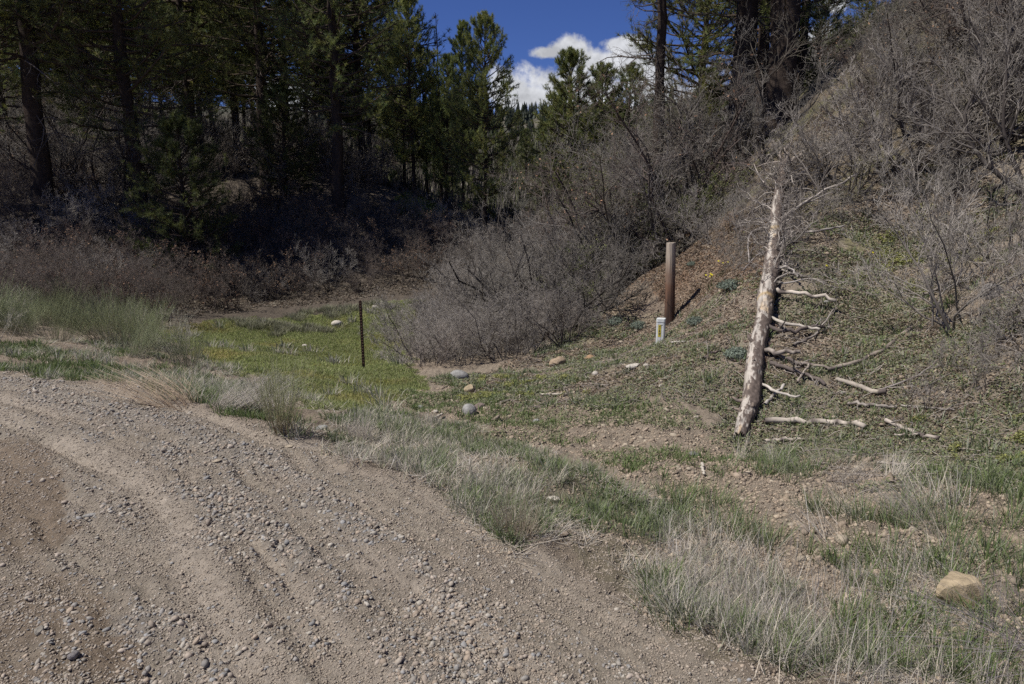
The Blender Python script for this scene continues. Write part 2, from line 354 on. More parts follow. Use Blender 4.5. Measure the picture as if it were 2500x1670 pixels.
# ------------------------------------------------------------------ scatter helpers
def sample_poly(P, n, edge_noise=.25, seed=1, power=1.0):
    """n points inside polygon, density falling with distance**power"""
    P = np.asarray(P); lo = P.min(0)-.3; hi = P.max(0)+.3; out = []; got = 0
    r = np.random.default_rng(seed)
    for _ in range(60):
        x = r.uniform(lo[0], hi[0], n*2); y = r.uniform(lo[1], hi[1], n*2)
        if power:
            y0 = max(lo[1], 1.2); keep = r.random(n*2) < (y0/np.maximum(y, y0))**power; x, y = x[keep], y[keep]
        ok = inpoly(x+edge_noise*fbm(x, y, 2.5, 2, 3), y+edge_noise*fbm(x, y, 2.5, 2, 9), P)
        out.append(np.stack([x[ok], y[ok]], 1)); got += ok.sum()
        if got >= n: break
    return np.concatenate(out)[:n]
def blades(xy, length, width, lean, bend, colors, seed=0, az=None, zoff=0, colvar=.2, droop=None):
    """arrays of grass blades: 3 segments tapering; returns V, faces, C"""
    r = np.random.default_rng(seed); n = len(xy)
    a = r.uniform(0, 2*PI, n) if az is None else az
    tilt = np.abs(r.normal(0, 1, n))*lean if np.isscalar(lean) else lean
    d = np.stack([np.cos(a)*np.sin(tilt), np.sin(a)*np.sin(tilt), np.cos(tilt)], 1)
    side = np.stack([-np.sin(a+r.normal(0, .8, n)), np.cos(a+r.normal(0, .8, n)), np.zeros(n)], 1)
    L = np.broadcast_to(length, n)[:, None]; Wd = np.broadcast_to(width, n)[:, None]*.5
    B = np.broadcast_to(bend, n)[:, None]*r.uniform(.2, 1.3, n)[:, None]
    out = np.stack([np.cos(a), np.sin(a), np.zeros(n)], 1)
    base = np.stack([xy[:, 0], xy[:, 1], H(xy[:, 0], xy[:, 1])-.01+zoff], 1)
    p1 = base+d*L*.5+out*L*B*.12; p2 = base+d*L*.97+out*L*B*.5-np.array([0, 0, 1])*L*B*.25
    V = np.stack([base-side*Wd, base+side*Wd, p1-side*Wd*.8, p1+side*Wd*.8, p2], 1).reshape(-1, 3)
    i = np.arange(n)[:, None]*5
    Q = i+np.array([[0, 1, 3, 2]]); T = i+np.array([[2, 3, 4]])
    Cc = np.asarray(colors); k = r.integers(0, len(Cc), n); c = Cc[k]*(1+r.uniform(-colvar, colvar, (n, 1)))
    return V, [T, Q], np.repeat(c, 5, 0)
GREEN = [(.125, .18, .062), (.155, .205, .07), (.11, .155, .065), (.18, .215, .095)]
DRY = [(.50, .45, .37), (.42, .385, .33), (.58, .52, .42), (.36, .335, .30), (.48, .45, .41)]
SAGE = [(.22, .25, .15), (.28, .295, .21), (.19, .23, .125), (.32, .32, .25)]

def clumped(P, nclump, per, rad, seed, power=1.0, en=.25):
    c = sample_poly(P, int(nclump*1.5), en, seed, power); r = np.random.default_rng(seed+1)
    c = c[fbm(c[:, 0], c[:, 1], 1.7, 3, seed) > -.03]
    k = np.repeat(np.arange(len(c)), per); rr = np.abs(r.normal(0, 1, len(k)))*rad; a = r.uniform(0, 2*PI, len(k))
    return np.stack([c[k, 0]+rr*np.cos(a), c[k, 1]+rr*np.sin(a)], 1), a, k

def noroad(xy, lim=-.02): return maskat(sd_road, xy[:, 0], xy[:, 1]) < lim

rough = poly([(0, 905), (0, 840), (250, 830), (450, 850), (560, 900), (700, 925), (850, 1000), (1000, 1010), (950, 1040), (820, 1050), (780, 1085), (660, 1060), (447, 990), (266, 945)])
def patchy(xy, f, thr, seed):
    return xy[fbm(xy[:, 0], xy[:, 1], f, 3, seed) > thr]
# --- roadside grass strip (mixed green and dry)
A = Acc(); 
xy, a, k = clumped(strip, 950, 28, .055, 101, 1.0, .14)
ok = noroad(xy, .08); xy, a = xy[ok], a[ok]
A.add(*blades(xy, rng.uniform(.04, .14, len(xy)), .0032+.0004*xy[:, 1], .45, .6, GREEN+SAGE, 1, az=a))
xy, a, k = clumped(strip, 520, 30, .08, 111, .9, .16)
ok = noroad(xy, .1); xy, a, k = xy[ok], a[ok], k[ok]
kl = np.random.default_rng(5).uniform(.5, 1.2, k.max()+1)[k]
ka = np.random.default_rng(6).uniform(0, 2*PI, k.max()+1)[k]; kt = np.abs(np.random.default_rng(8).normal(0, .35, k.max()+1))[k]
A.add(*blades(xy, rng.uniform(.06, .22, len(xy))*kl, .0022+.0004*xy[:, 1], np.clip(kt+np.abs(rng.normal(0, .3, len(xy))), 0, 1.4), .3, DRY+SAGE, 2, az=ka+rng.normal(0, 1.6, len(xy))))
tag(obj('roadside_grass', A.mesh('roadside_grass', M_grass)), 'tangle of green and bleached dry grass along the road edge', 'grass', kind='stuff')

A2 = Acc()
for P_t, n_t, sd_t in ((strip, 15000, 301), (rough, 6000, 303), (near_right, 7000, 302)):
    xy = sample_poly(P_t, n_t, .3, sd_t, .7); xy = patchy(xy, 1.4, -.1, sd_t); xy = xy[noroad(xy, .15)]
    A2.add(*blades(xy, rng.uniform(.05, .22, len(xy)), .0022+.0004*xy[:, 1], rng.uniform(1.25, 1.52, len(xy)), .05, DRY+[(.33, .29, .25), (.42, .36, .28)], sd_t, zoff=.014))
tag(obj('grass_thatch', A2.mesh('grass_thatch', M_grass)), 'flattened dead grass thatch lying between the tufts', 'grass', kind='stuff')
# --- near right: dry stalks and green tufts on bare soil
A = Acc()
xy, a, k = clumped(near_right, 150, 32, .05, 121, .7)
ok = noroad(xy, 0); xy, a = xy[ok], a[ok]
A.add(*blades(xy, rng.uniform(.06, .19, len(xy)), .0042, .4, .6, GREEN, 3, az=a))
xy, a, k = clumped(near_right, 260, 15, .13, 131, .5)
ok = noroad(xy, .05); xy, a, k = xy[ok], a[ok], k[ok]
ka = np.random.default_rng(16).uniform(0, 2*PI, k.max()+1)[k]; kt = np.clip(np.abs(np.random.default_rng(18).normal(0.1, .8, k.max()+1)), 0, 1.3)[k]
A.add(*blades(xy, rng.uniform(.06, .28, len(xy)), .0024, np.clip(kt+rng.normal(0, .3, len(xy)), 0, 1.45), .15, DRY+DRY+[(.33, .29, .29)], 4, az=ka+rng.normal(0, 1.1, len(xy)), zoff=.012))
tag(obj('dry_grass', A.mesh('dry_grass', M_grass)), 'bleached dry stalks and green tufts on the bare soil at lower right', 'grass', kind='stuff')

# --- meadow
def patchy(xy, f, thr, seed):
    return xy[fbm(xy[:, 0], xy[:, 1], f, 3, seed) > thr]
A = Acc()
xy = sample_poly(meadow, 210000, .5, 141, .9); ok = noroad(xy, -.2); xy = xy[ok]
wd = .003+.0005*xy[:, 1]
A.add(*blades(xy, rng.uniform(.03, .085, len(xy)), wd, .5, .5, [(.235, .275, .10), (.20, .25, .085), (.27, .29, .12), (.31, .31, .17)], 5))
mt_ = A.V[-1]; mo_ = fbm(mt_[:, 0], mt_[:, 1], .55, 4, 95)[:, None]; A.C[-1] = A.C[-1]*(1+.30*mo_)*(1+np.array([.28, .08, .0])*np.maximum(0, fbm(mt_[:, 0], mt_[:, 1], .8, 3, 96))[:, None]*2)
for j, p in enumerate(yel[:1]):
    xy = sample_poly(p, 22000, .5, 151+j, 1.0)
    xy = patchy(xy, 1.2, -.05, 88)
    A.add(*blades(xy, rng.uniform(.03, .07, len(xy)), .010, .9, .3, [(.30, .285, .075), (.24, .24, .07), (.33, .30, .11)], 6))
xy, a, k = clumped(meadow, 40, 50, .12, 161, .8, .5)
A.add(*blades(xy, rng.uniform(.12, .3, len(xy)), .005+.0008*xy[:, 1], .45, .5, DRY[1:]+SAGE, 7, az=a))
far_edge = poly([(540, 790), (700, 770), (850, 750), (1000, 728), (1035, 735), (1030, 752), (950, 757), (840, 785), (800, 812), (550, 820)])
xy, a, k = clumped(far_edge, 260, 60, .14, 163, 0, .3)
A.add(*blades(xy, rng.uniform(.10, .24, len(xy)), .014, .5, .6, [(.27, .26, .19), (.22, .22, .15), (.18, .19, .11)], 8, az=a))
tag(obj('meadow_grass', A.mesh('meadow_grass', M_grass)), 'bright green grass of the flat clearing around the rusty stake', 'grass', kind='stuff')

# --- mixed rough grass between road and meadow
A = Acc()
xy, a, k = clumped(rough, 420, 36, .08, 171, .8, .3); ok = noroad(xy, .02); xy, a, k = xy[ok], a[ok], k[ok]
kt = np.abs(np.random.default_rng(28).normal(0, .5, k.max()+1))[k]; ka = np.random.default_rng(26).normal(0.3, 1.0, k.max()+1)[k]
A.add(*blades(xy, rng.uniform(.07, .22, len(xy)), .003+.0006*xy[:, 1], np.clip(kt+np.abs(rng.normal(0, .25, len(xy))), 0, 1.3), .4, DRY+SAGE+SAGE, 9, az=ka+rng.normal(0, 1.5, len(xy))))
xy, a, k = clumped(rough, 900, 36, .08, 181, .8, .3); ok = noroad(xy, 0); xy, a = xy[ok], a[ok]
A.add(*blades(xy, rng.uniform(.05, .13, len(xy)), .004+.0006*xy[:, 1], .4, .5, GREEN+SAGE[:1], 10, az=a))
tag(obj('rough_grass', A.mesh('rough_grass', M_grass)), 'rough grey green grass between the gravel edge and the clearing', 'grass', kind='stuff')

# --- low ground cover on the slope (leaflets), leaf litter
def leaflets(xy, size, colors, seed, zr=(.0, .05), flat=.7, colvar=.3):
    r = np.random.default_rng(seed); n = len(xy)
    c = np.stack([xy[:, 0], xy[:, 1], H(xy[:, 0], xy[:, 1])+r.uniform(zr[0], zr[1], n)], 1)
    nrm = np.stack([r.normal(0, flat, n), r.normal(0, flat, n), np.ones(n)], 1); nrm /= np.linalg.norm(nrm, axis=1)[:, None]
    a = np.stack([r.normal(0, 1, n), r.normal(0, 1, n), r.normal(0, 1, n)], 1); u = np.cross(nrm, a); u /= np.linalg.norm(u, axis=1)[:, None]; w = np.cross(nrm, u)
    s = (np.broadcast_to(size, n)*r.uniform(.5, 1.4, n))[:, None]
    V = np.stack([c-u*s, c+w*s*.55, c+u*s, c-w*s*.55], 1).reshape(-1, 3)
    Q = np.arange(n)[:, None]*4+np.array([[0, 1, 2, 3]])
    Cc = np.asarray(colors); cc = Cc[r.integers(0, len(Cc), n)]*(1+r.uniform(-colvar, colvar, (n, 1)))
    return V, [Q], np.repeat(cc, 4, 0)
A = Acc()
slope_all = poly([(1050, 930), (1250, 900), (1400, 790), (1480, 770), (1600, 800), (1750, 700), (1870, 620), (1960, 560), (2200, 420), (2500, 380), (2600, 1200), (2300, 1200), (2000, 1180), (1850, 1120), (1700, 1000), (1500, 1000), (1250, 1010)])
xy = patchy(sample_poly(slope_all, 150000, .4, 201, 1.0), 1.5, -.10, 21)
A.add(*leaflets(xy, .006+.0011*xy[:, 1], [(.16, .185, .08), (.20, .215, .10), (.13, .155, .075), (.23, .235, .15), (.19, .21, .15), (.25, .24, .17)], 31, (0, .05)))
for j, p in enumerate(yel[1:]):
    xy = patchy(sample_poly(p, 15000, 1.1, 211+j, .8), 2.4, .02, 22+j)
    A.add(*leaflets(xy, .006+.0008*xy[:, 1], [(.26, .27, .08), (.20, .22, .08), (.28, .275, .12)], 32+j, (.02, .06)))
tag(obj('ground_cover', A.mesh('ground_cover', M_leaf)), 'low green ground cover creeping over the slope', 'ground cover', kind='stuff')
upp = poly([(1850, 640), (1960, 560), (2200, 420), (2500, 380), (2700, -300), (2150, -100), (1880, 300), (1700, 500)], ymin=7)
A = Acc()
xy = patchy(sample_poly(upp, 60000, .4, 271, .3), 1.2, -.02, 25)
A.add(*leaflets(xy, .010+.0012*xy[:, 1], [(.13, .15, .06), (.17, .18, .08), (.10, .12, .05), (.20, .18, .11)], 35, (0, .08)))
tag(obj('upper_ground_cover', A.mesh('upper_ground_cover', M_leaf)), 'olive low growth under the scrub oaks on the upper slope', 'ground cover', kind='stuff')
A = Acc()
xy, a, k = clumped(slope_all, 700, 22, .05, 221, .9); 
A.add(*blades(xy, rng.uniform(.05, .17, len(xy)), .003+.0007*xy[:, 1], .4, .6, GREEN+SAGE, 12, az=a))
xy = patchy(sample_poly(bare, 26000, .5, 275, .8), 1.6, .08, 29)
A.add(*leaflets(xy, .006+.0009*xy[:, 1], [(.16, .185, .09), (.20, .215, .11), (.24, .24, .16)], 36, (0, .04)))
xy, a, k = clumped(bare, 380, 24, .045, 225, .7)
A.add(*blades(xy, rng.uniform(.04, .12, len(xy)), .003+.0006*xy[:, 1], .5, .6, GREEN, 13, az=a))
mid = poly([(1560, 1210), (1800, 1120), (2100, 1120), (2300, 1150), (2600, 1180), (2600, 1450), (2100, 1320), (1850, 1330), (1680, 1270)])
xy, a, k = clumped(mid, 170, 36, .055, 227, .7)
A.add(*blades(xy, rng.uniform(.06, .24, len(xy)), .004, .4, .6, GREEN+GREEN+SAGE, 14, az=a))
xy, a, k = clumped(mid, 38, 46, .07, 229, .7)
ka = np.random.default_rng(36).uniform(0, 2*PI, k.max()+1)[k]
A.add(*blades(xy, rng.uniform(.12, .38, len(xy)), .003, np.clip(rng.normal(.8, .35, len(xy)), 0, 1.4), .2, DRY, 15, az=ka+rng.normal(0, .35, len(xy)), zoff=.01))
tag(obj('slope_grass', A.mesh('slope_grass', M_grass)), 'scattered green tufts on the soil bank below the log', 'grass', kind='stuff')
A = Acc()
litter_p = poly([(1050, 930), (1350, 850), (1480, 760), (1560, 600), (1750, 520), (1880, 380), (2100, 200), (2500, 60), (2600, 1000), (2200, 1100), (1850, 1050), (1600, 960), (1300, 1000)])
xy = patchy(sample_poly(litter_p, 130000, .4, 231, 1.1), 1.1, -.15, 77)
A.add(*leaflets(xy, .010+.0012*xy[:, 1], [(.22, .16, .115), (.28, .22, .16), (.17, .13, .10), (.34, .28, .21), (.22, .19, .15)], 41, (0, .025), .6))
bxy = sample_poly(bank_brown, 16000, .4, 273, .2); A.add(*leaflets(bxy, .024, [(.20, .13, .085), (.25, .18, .12), (.15, .10, .075), (.28, .22, .16)], 43, (0, .04), .7))
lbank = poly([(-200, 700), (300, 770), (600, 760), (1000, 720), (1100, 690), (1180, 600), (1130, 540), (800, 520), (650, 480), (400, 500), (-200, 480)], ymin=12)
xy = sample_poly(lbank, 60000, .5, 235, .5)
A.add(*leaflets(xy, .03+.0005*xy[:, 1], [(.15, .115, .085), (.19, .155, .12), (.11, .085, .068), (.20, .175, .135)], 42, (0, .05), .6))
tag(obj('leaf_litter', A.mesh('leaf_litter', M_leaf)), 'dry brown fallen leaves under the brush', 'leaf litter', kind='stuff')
A = Acc()
xy = sample_poly(knoll, 9000, .3, 241, 0)
A.add(*blades(xy, rng.uniform(.1, .25, len(xy)), .04, .4, .5, [(.12, .17, .03), (.10, .15, .03), (.15, .18, .05)], 16))
tag(obj('knoll_grass', A.mesh('knoll_grass', M_grass)), 'sunlit green grass on the knoll under the pines', 'grass', kind='stuff')

# --- gravel
ico_v = []; t_ = (1+5**.5)/2
for a_, b_ in ((-1, t_), (1, t_), (-1, -t_), (1, -t_)): ico_v.append((a_, b_, 0))
for a_, b_ in ((-1, t_), (1, t_), (-1, -t_), (1, -t_)): ico_v.append((0, a_, b_))
for a_, b_ in ((t_, -1), (t_, 1), (-t_, -1), (-t_, 1)): ico_v.append((a_, 0, b_))
ico_v = np.array(ico_v)/np.linalg.norm(ico_v[0])
ico_f = np.array([(0,11,5),(0,5,1),(0,1,7),(0,7,10),(0,10,11),(1,5,9),(5,11,4),(11,10,2),(10,7,6),(7,1,8),(3,9,4),(3,4,2),(3,2,6),(3,6,8),(3,8,9),(4,9,5),(2,4,11),(6,2,10),(8,6,7),(9,8,1)])
STONE = [(.31, .27, .22), (.27, .245, .21), (.34, .29, .24), (.24, .225, .205), (.28, .235, .19), (.36, .33, .28), (.25, .245, .235), (.32, .26, .20)]
def stones(xy, size, seed, sink=.3, colors=STONE):
    r = np.random.default_rng(seed); n = len(xy)
    V = np.tile(ico_v, (n, 1, 1))*(1+r.uniform(-.22, .22, (n, 12, 1)))
    sc_ = np.stack([r.uniform(.75, 1.35, n), r.uniform(.65, 1.0, n), r.uniform(.4, .8, n)], 1)*size[:, None]
    V = V*sc_[:, None]; a = r.uniform(0, 2*PI, n); c, s = np.cos(a)[:, None], np.sin(a)[:, None]
    tx = r.normal(0, .3, n)[:, None]
    x = V[..., 0]*c-V[..., 1]*s; y = V[..., 0]*s+V[..., 1]*c; z = V[..., 2]+V[..., 0]*tx
    V = np.stack([x+xy[:, 0:1], y+xy[:, 1:2], z+(H(xy[:, 0], xy[:, 1])+sc_[:, 2]*(.5-sink))[:, None]], -1).reshape(-1, 3)
    F = (np.arange(n)[:, None, None]*12+ico_f[None]).reshape(-1, 3)
    Cc = np.asarray(colors); cc = Cc[r.integers(0, len(Cc), n)]*(1+r.uniform(-.18, .18, (n, 1)))
    return V, [F], np.repeat(cc, 12, 0)
octv = np.array([(1, 0, 0), (-1, 0, 0), (0, 1, 0), (0, -1, 0), (0, 0, 1), (0, 0, -1)], float)
octf = np.array([(0, 2, 4), (2, 1, 4), (1, 3, 4), (3, 0, 4), (2, 0, 5), (1, 2, 5), (3, 1, 5), (0, 3, 5)])
def crumbs(xy, size, seed, colors):
    r = np.random.default_rng(seed); n = len(xy); V = octv[None]*(1+r.uniform(-.4, .4, (n, 6, 1)))*size[:, None, None]; a = r.uniform(0, 2*PI, n); c, s = np.cos(a)[:, None], np.sin(a)[:, None]
    V = np.stack([V[..., 0]*c-V[..., 1]*s+xy[:, 0:1], V[..., 0]*s+V[..., 1]*c+xy[:, 1:2], V[..., 2]*.7+(H(xy[:, 0], xy[:, 1])+size*.15)[:, None]], -1).reshape(-1, 3)
    cc = np.asarray(colors)[r.integers(0, len(colors), n)]*(1+r.uniform(-.2, .2, (n, 1))); return V, [(np.arange(n)[:, None, None]*6+octf[None]).reshape(-1, 3)], np.repeat(cc, 6, 0)
rr = np.random.default_rng(77)
rx = rr.uniform(-9, 3, 1300000); ry = rr.uniform(1.3, 11, 1300000)
keep = rr.random(len(rx)) < (1.6/np.maximum(ry, 1.6))**1.3; rx, ry = rx[keep], ry[keep]
vis = np.abs(rx) < ry*.85+.6; rx, ry = rx[vis], ry[vis]
dens = maskat(roadtex, rx, ry)*.8+.045+.10*(vnoise(rx*2.2, ry*2.2, 5) > .5)+.05*(maskat(sd_road, rx, ry) < .6); dens *= (maskat(sd_road, rx, ry) > -.05)
keep = rr.random(len(rx)) < dens; rx, ry = rx[keep], ry[keep]
print('gravel', len(rx))
pk = rr.permutation(len(rx))[:95000]; rx, ry = rx[pk], ry[pk]
sz = rr.lognormal(math.log(.0046), .5, len(rx))*(1+.05*ry)*(.8+.45*np.clip(maskat(roadtex, rx, ry), 0, 1)); sz = np.clip(sz, .003, .0125+.0016*ry)
A = Acc(); A.add(*stones(np.stack([rx, ry], 1), sz, 51))
cx_ = rr.uniform(-8, 3.4, 1500000); cy_ = rr.uniform(1.4, 9, 1500000); k_ = (rr.random(len(cx_)) < (1.7/np.maximum(cy_, 1.7))**1.2) & (np.abs(cx_) < cy_*.85+.5) & (maskat(sd_road, cx_, cy_) > -.7) & (maskat(sm, cx_, cy_) < .6+rr.random(len(cx_))) & (rr.random(len(cx_)) < .35+.65*(fbm(cx_, cy_, 2, 3, 9) > -.1))
cx_, cy_ = cx_[k_][:230000], cy_[k_][:230000]
A.add(*crumbs(np.stack([cx_, cy_], 1), np.clip(rr.lognormal(math.log(.0036), .38, len(cx_)), .0015, .009)*(1+.05*cy_), 53, [(.30, .255, .205), (.27, .225, .175), (.33, .28, .225), (.25, .215, .175)]))
tag(obj('gravel', A.mesh('gravel', M_stone)), 'grey and tan gravel strewn over the dirt road', 'gravel', kind='stuff')
A = Acc()
xy = np.concatenate([sample_poly(bare, 1600, .3, 251, .8), sample_poly(mid, 1200, .3, 252, .5), sample_poly(near_right, 700, .3, 253, .3), sample_poly(slope_all, 5200, .3, 254, .8)])
cxy = np.concatenate([sample_poly(bare, 22000, .3, 261, .8), sample_poly(mid, 22000, .3, 262, .5), sample_poly(near_right, 22000, .3, 263, .3), sample_poly(strip, 12000, .3, 264, .5)])
A.add(*crumbs(cxy, np.clip(rr.lognormal(math.log(.0048), .55, len(cxy)), .002, .022)*(1+.04*cxy[:, 1]), 54, [(.29, .23, .17), (.25, .20, .15), (.33, .27, .20)]))
bp_ = poly([(1480, 780), (1560, 620), (1700, 540), (1870, 560), (1850, 760), (1720, 860), (1640, 840)])
bxy = sample_poly(bp_, 26000, .3, 272, .3); A.add(*crumbs(bxy, np.clip(rr.lognormal(math.log(.010), .5, len(bxy)), .004, .04), 57, [(.24, .19, .145), (.20, .15, .11), (.28, .22, .165), (.18, .13, .10)]))
A.add(*stones(xy, np.clip(rr.lognormal(math.log(.011), .5, len(xy))*(1+.03*xy[:, 1]), .004, .05), 52, .35, [(.30, .24, .18), (.26, .205, .15), (.34, .29, .22), (.22, .18, .14)]))
tag(obj('pebbles', A.mesh('pebbles', M_stone)), 'small tan pebbles and clods on the bare bank', 'pebbles', kind='stuff')

# ------------------------------------------------------------------ tubes and growth
def tubes(P, Rd, sides=4, C=None, seed=0, cap=False):
    """P (n,k,3), Rd (n,k)"""
    n, k, _ = P.shape; T = np.gradient(P, axis=1); T /= np.linalg.norm(T, axis=2, keepdims=True)+1e-9
    r = np.random.default_rng(seed); ref = r.normal(0, 1, (n, 1, 3)); U = np.cross(T, ref); U /= np.linalg.norm(U, axis=2, keepdims=True)+1e-9; Wv = np.cross(T, U)
    a = np.arange(sides)/sides*2*PI
    V = P[:, :, None]+Rd[:, :, None, None]*(U[:, :, None]*np.cos(a)[None, None, :, None]+Wv[:, :, None]*np.sin(a)[None, None, :, None])
    idx = np.arange(n*k*sides).reshape(n, k, sides); nx = np.roll(idx, -1, 2)
    Q = np.stack([idx[:, :-1], nx[:, :-1], nx[:, 1:], idx[:, 1:]], -1).reshape(-1, 4)
    fs = [Q]
    if cap:
        if sides == 4: fs.append(idx[:, -1][:, ::1].reshape(-1, 4))
        else:
            e = idx[:, -1]; fs.append(np.concatenate([np.stack([e[:, 0], e[:, i], e[:, i+1]], -1) for i in range(1, sides-1)]))
    if C is None: CC = None
    else:
        C = np.asarray(C, float)
        CC = np.repeat(C, k*sides, 0) if C.ndim == 2 else np.repeat(C.reshape(n*k, 3), sides, 0)
    return V.reshape(-1, 3), fs, CC
def unit(v): return v/(np.linalg.norm(v, axis=-1, keepdims=True)+1e-9)
def grow(P, Rd, per, t0, t1, lmin, lmax, angle, k=5, crook=.25, up=.15, rfrac=.6, rmin=.001, seed=0, taper=.35, length_by=None):
    r = np.random.default_rng(seed); n, kk, _ = P.shape
    i = np.repeat(np.arange(n), per); m = len(i); t = r.uniform(t0, t1, m)*(kk-1); j = np.minimum(t.astype(int), kk-2); f = (t-j)[:, None]
    base = P[i, j]*(1-f)+P[i, j+1]*f; tan = unit(P[i, j+1]-P[i, j]); rb = Rd[i, j]*(1-f[:, 0])+Rd[i, j+1]*f[:, 0]
    pl = np.linalg.norm(np.diff(P, axis=1), axis=2).sum(1)[i]
    perp = unit(np.cross(tan, r.normal(0, 1, (m, 3)))); an = angle*r.uniform(.6, 1.35, m)[:, None]
    d = unit(tan*np.cos(an)+perp*np.sin(an)+np.array([0, 0, up]))
    L = pl*r.uniform(lmin, lmax, m)*(1-.35*t/(kk-1))
    pts = [base]; cur = base; dd = d
    for s in range(k-1):
        dd = unit(dd+r.normal(0, crook, (m, 3))+np.array([0, 0, up*.5])); cur = cur+dd*(L/(k-1))[:, None]; pts.append(cur)
    Pn = np.stack(pts, 1); r0 = np.maximum(rb*rfrac, rmin)
    Rn = r0[:, None]*np.linspace(1, taper, k)[None]; Rn = np.maximum(Rn, rmin*.7)
    return Pn, Rn
def stems(n, h, spread, r0, rad, k=7, crook=.18, seed=0, tiltmin=.05, up=.08):
    r = np.random.default_rng(seed); a = r.uniform(0, 2*PI, n); b = np.sqrt(r.random(n))*r0; tl = r.uniform(tiltmin, spread, n)
    base = np.stack([np.cos(a)*b, np.sin(a)*b, np.full(n, -.08)], 1); d = np.stack([np.cos(a)*np.sin(tl), np.sin(a)*np.sin(tl), np.cos(tl)], 1)
    L = h*r.uniform(.6, 1.08, n)/np.maximum(np.cos(tl*.6), .5)*1.0
    pts = [base]; cur = base
    for s in range(k-1):
        d = unit(d+r.normal(0, crook, (n, 3))+np.array([0, 0, up])); cur = cur+d*(L/(k-1))[:, None]; pts.append(cur)
    return np.stack(pts, 1), (rad*r.uniform(.6, 1.2, n))[:, None]*np.linspace(1, .3, k)[None]
def bare_shrub(seed, h=1.6, spread=.9, r0=.35, rad=.012, nst=12, ch=(7, 6, 5), crook=.22, tw=.0016, cols=((.17, .145, .13), (.27, .24, .225)), up=.12, leafy=0, leafcol=None, leafsize=.02):
    A = Acc(); r = np.random.default_rng(seed+500)
    P, Rd = stems(nst, h*.8, spread, r0, rad, seed=seed, crook=crook)
    c0, c1 = np.array(cols[0]), np.array(cols[1])
    A.add(*tubes(P, Rd, 5, c0*np.ones((len(P), 1))*r.uniform(.8, 1.2, (len(P), 1)), seed))
    lv = [(.25, 1.0, .35, .6, .65), (.2, 1.0, .35, .65, .7), (.15, 1.0, .35, .7, .7)]
    tips = None
    for q, per in enumerate(ch):
        t0, t1, l0, l1, an = lv[min(q, 2)]
        P, Rd = grow(P, Rd, per, t0, t1, l0, l1, an, k=(6, 5, 4, 4)[q], crook=crook, up=up, rfrac=.6, rmin=tw, seed=seed*7+q)
        f = min(1, (q+1)/len(ch)); c = (c0*(1-f)+c1*f)*r.uniform(.75, 1.25, (len(P), 1))
        A.add(*tubes(P, Rd, 4 if q == 0 else 3, c, seed+q))
    if leafy:
        nL = leafy; i = r.integers(0, len(P), nL); j = r.integers(1, P.shape[1], nL); c = P[i, j]+r.normal(0, .02, (nL, 3))
        u = unit(r.normal(0, 1, (nL, 3))); w = unit(np.cross(u, r.normal(0, 1, (nL, 3)))); s = (leafsize*r.uniform(.5, 1.3, nL))[:, None]
        V = np.stack([c-u*s, c+w*s*.5, c+u*s, c-w*s*.5], 1).reshape(-1, 3); lc = np.asarray(leafcol)[r.integers(0, len(leafcol), nL)]*r.uniform(.75, 1.25, (nL, 1))
        A.add(V, [np.arange(nL)[:, None]*4+np.array([[0, 1, 2, 3]])], np.repeat(lc, 4, 0))
    return A.mesh('bare_shrub', M_twig)
def brush(seed, h=.6, n=260, spread=.55, r0=.1, base=(.25, .23, .17), tip=(.16, .19, .09), rad=.0022, side=2, lean=(0, 0)):
    A = Acc(); P, Rd = stems(n, h, spread, r0, rad, k=5, crook=.09, seed=seed, up=.10)
    P = P+np.linspace(0, 1, 5)[None, :, None]**2*np.array([lean[0], lean[1], 0])*h
    g = np.linspace(0, 1, 5)[None, :, None]; r = np.random.default_rng(seed)
    c = (np.array(base)*(1-g)+np.array(tip)*g)*r.uniform(.7, 1.35, (n, 1, 1))
    A.add(*tubes(P, Rd, 3, c, seed))
    P2, R2 = grow(P, Rd, side, .35, .95, .25, .45, .35, k=3, crook=.08, up=.25, rfrac=.8, rmin=rad*.5, seed=seed+3)
    c = np.array(tip)*r.uniform(.7, 1.4, (len(P2), 1)); A.add(*tubes(P2, R2, 3, c, seed+1))
    return A.mesh('brush_plant', M_twig)

# ------------------------------------------------------------------ pines
def needles(P, D, n_per, length, width, seed, cols, forward=.6):
    r = np.random.default_rng(seed); m = len(P); i = np.repeat(np.arange(m), n_per); n = len(i)
    d = unit(D[i]*forward+r.normal(0, .62, (n, 3))); s = unit(np.cross(d, r.normal(0, 1, (n, 3))))*width*.5
    L = (length*r.uniform(.6, 1.1, n))[:, None]; b = P[i]-D[i]*(r.uniform(0, .6, n)[:, None]*length)
    V = np.stack([b-s, b+s, b+d*L], 1).reshape(-1, 3); F = np.arange(n)[:, None]*3+np.array([[0, 1, 2]])
    cols = np.asarray(cols); tc = cols[r.integers(0, len(cols), m)]*r.uniform(.7, 1.35, (m, 1)); c = tc[i]*r.uniform(.85, 1.15, (n, 1))
    return V, [F], np.repeat(c, 3, 0)
NEED = [(.20, .225, .065), (.15, .19, .065), (.26, .265, .075), (.17, .20, .085)]
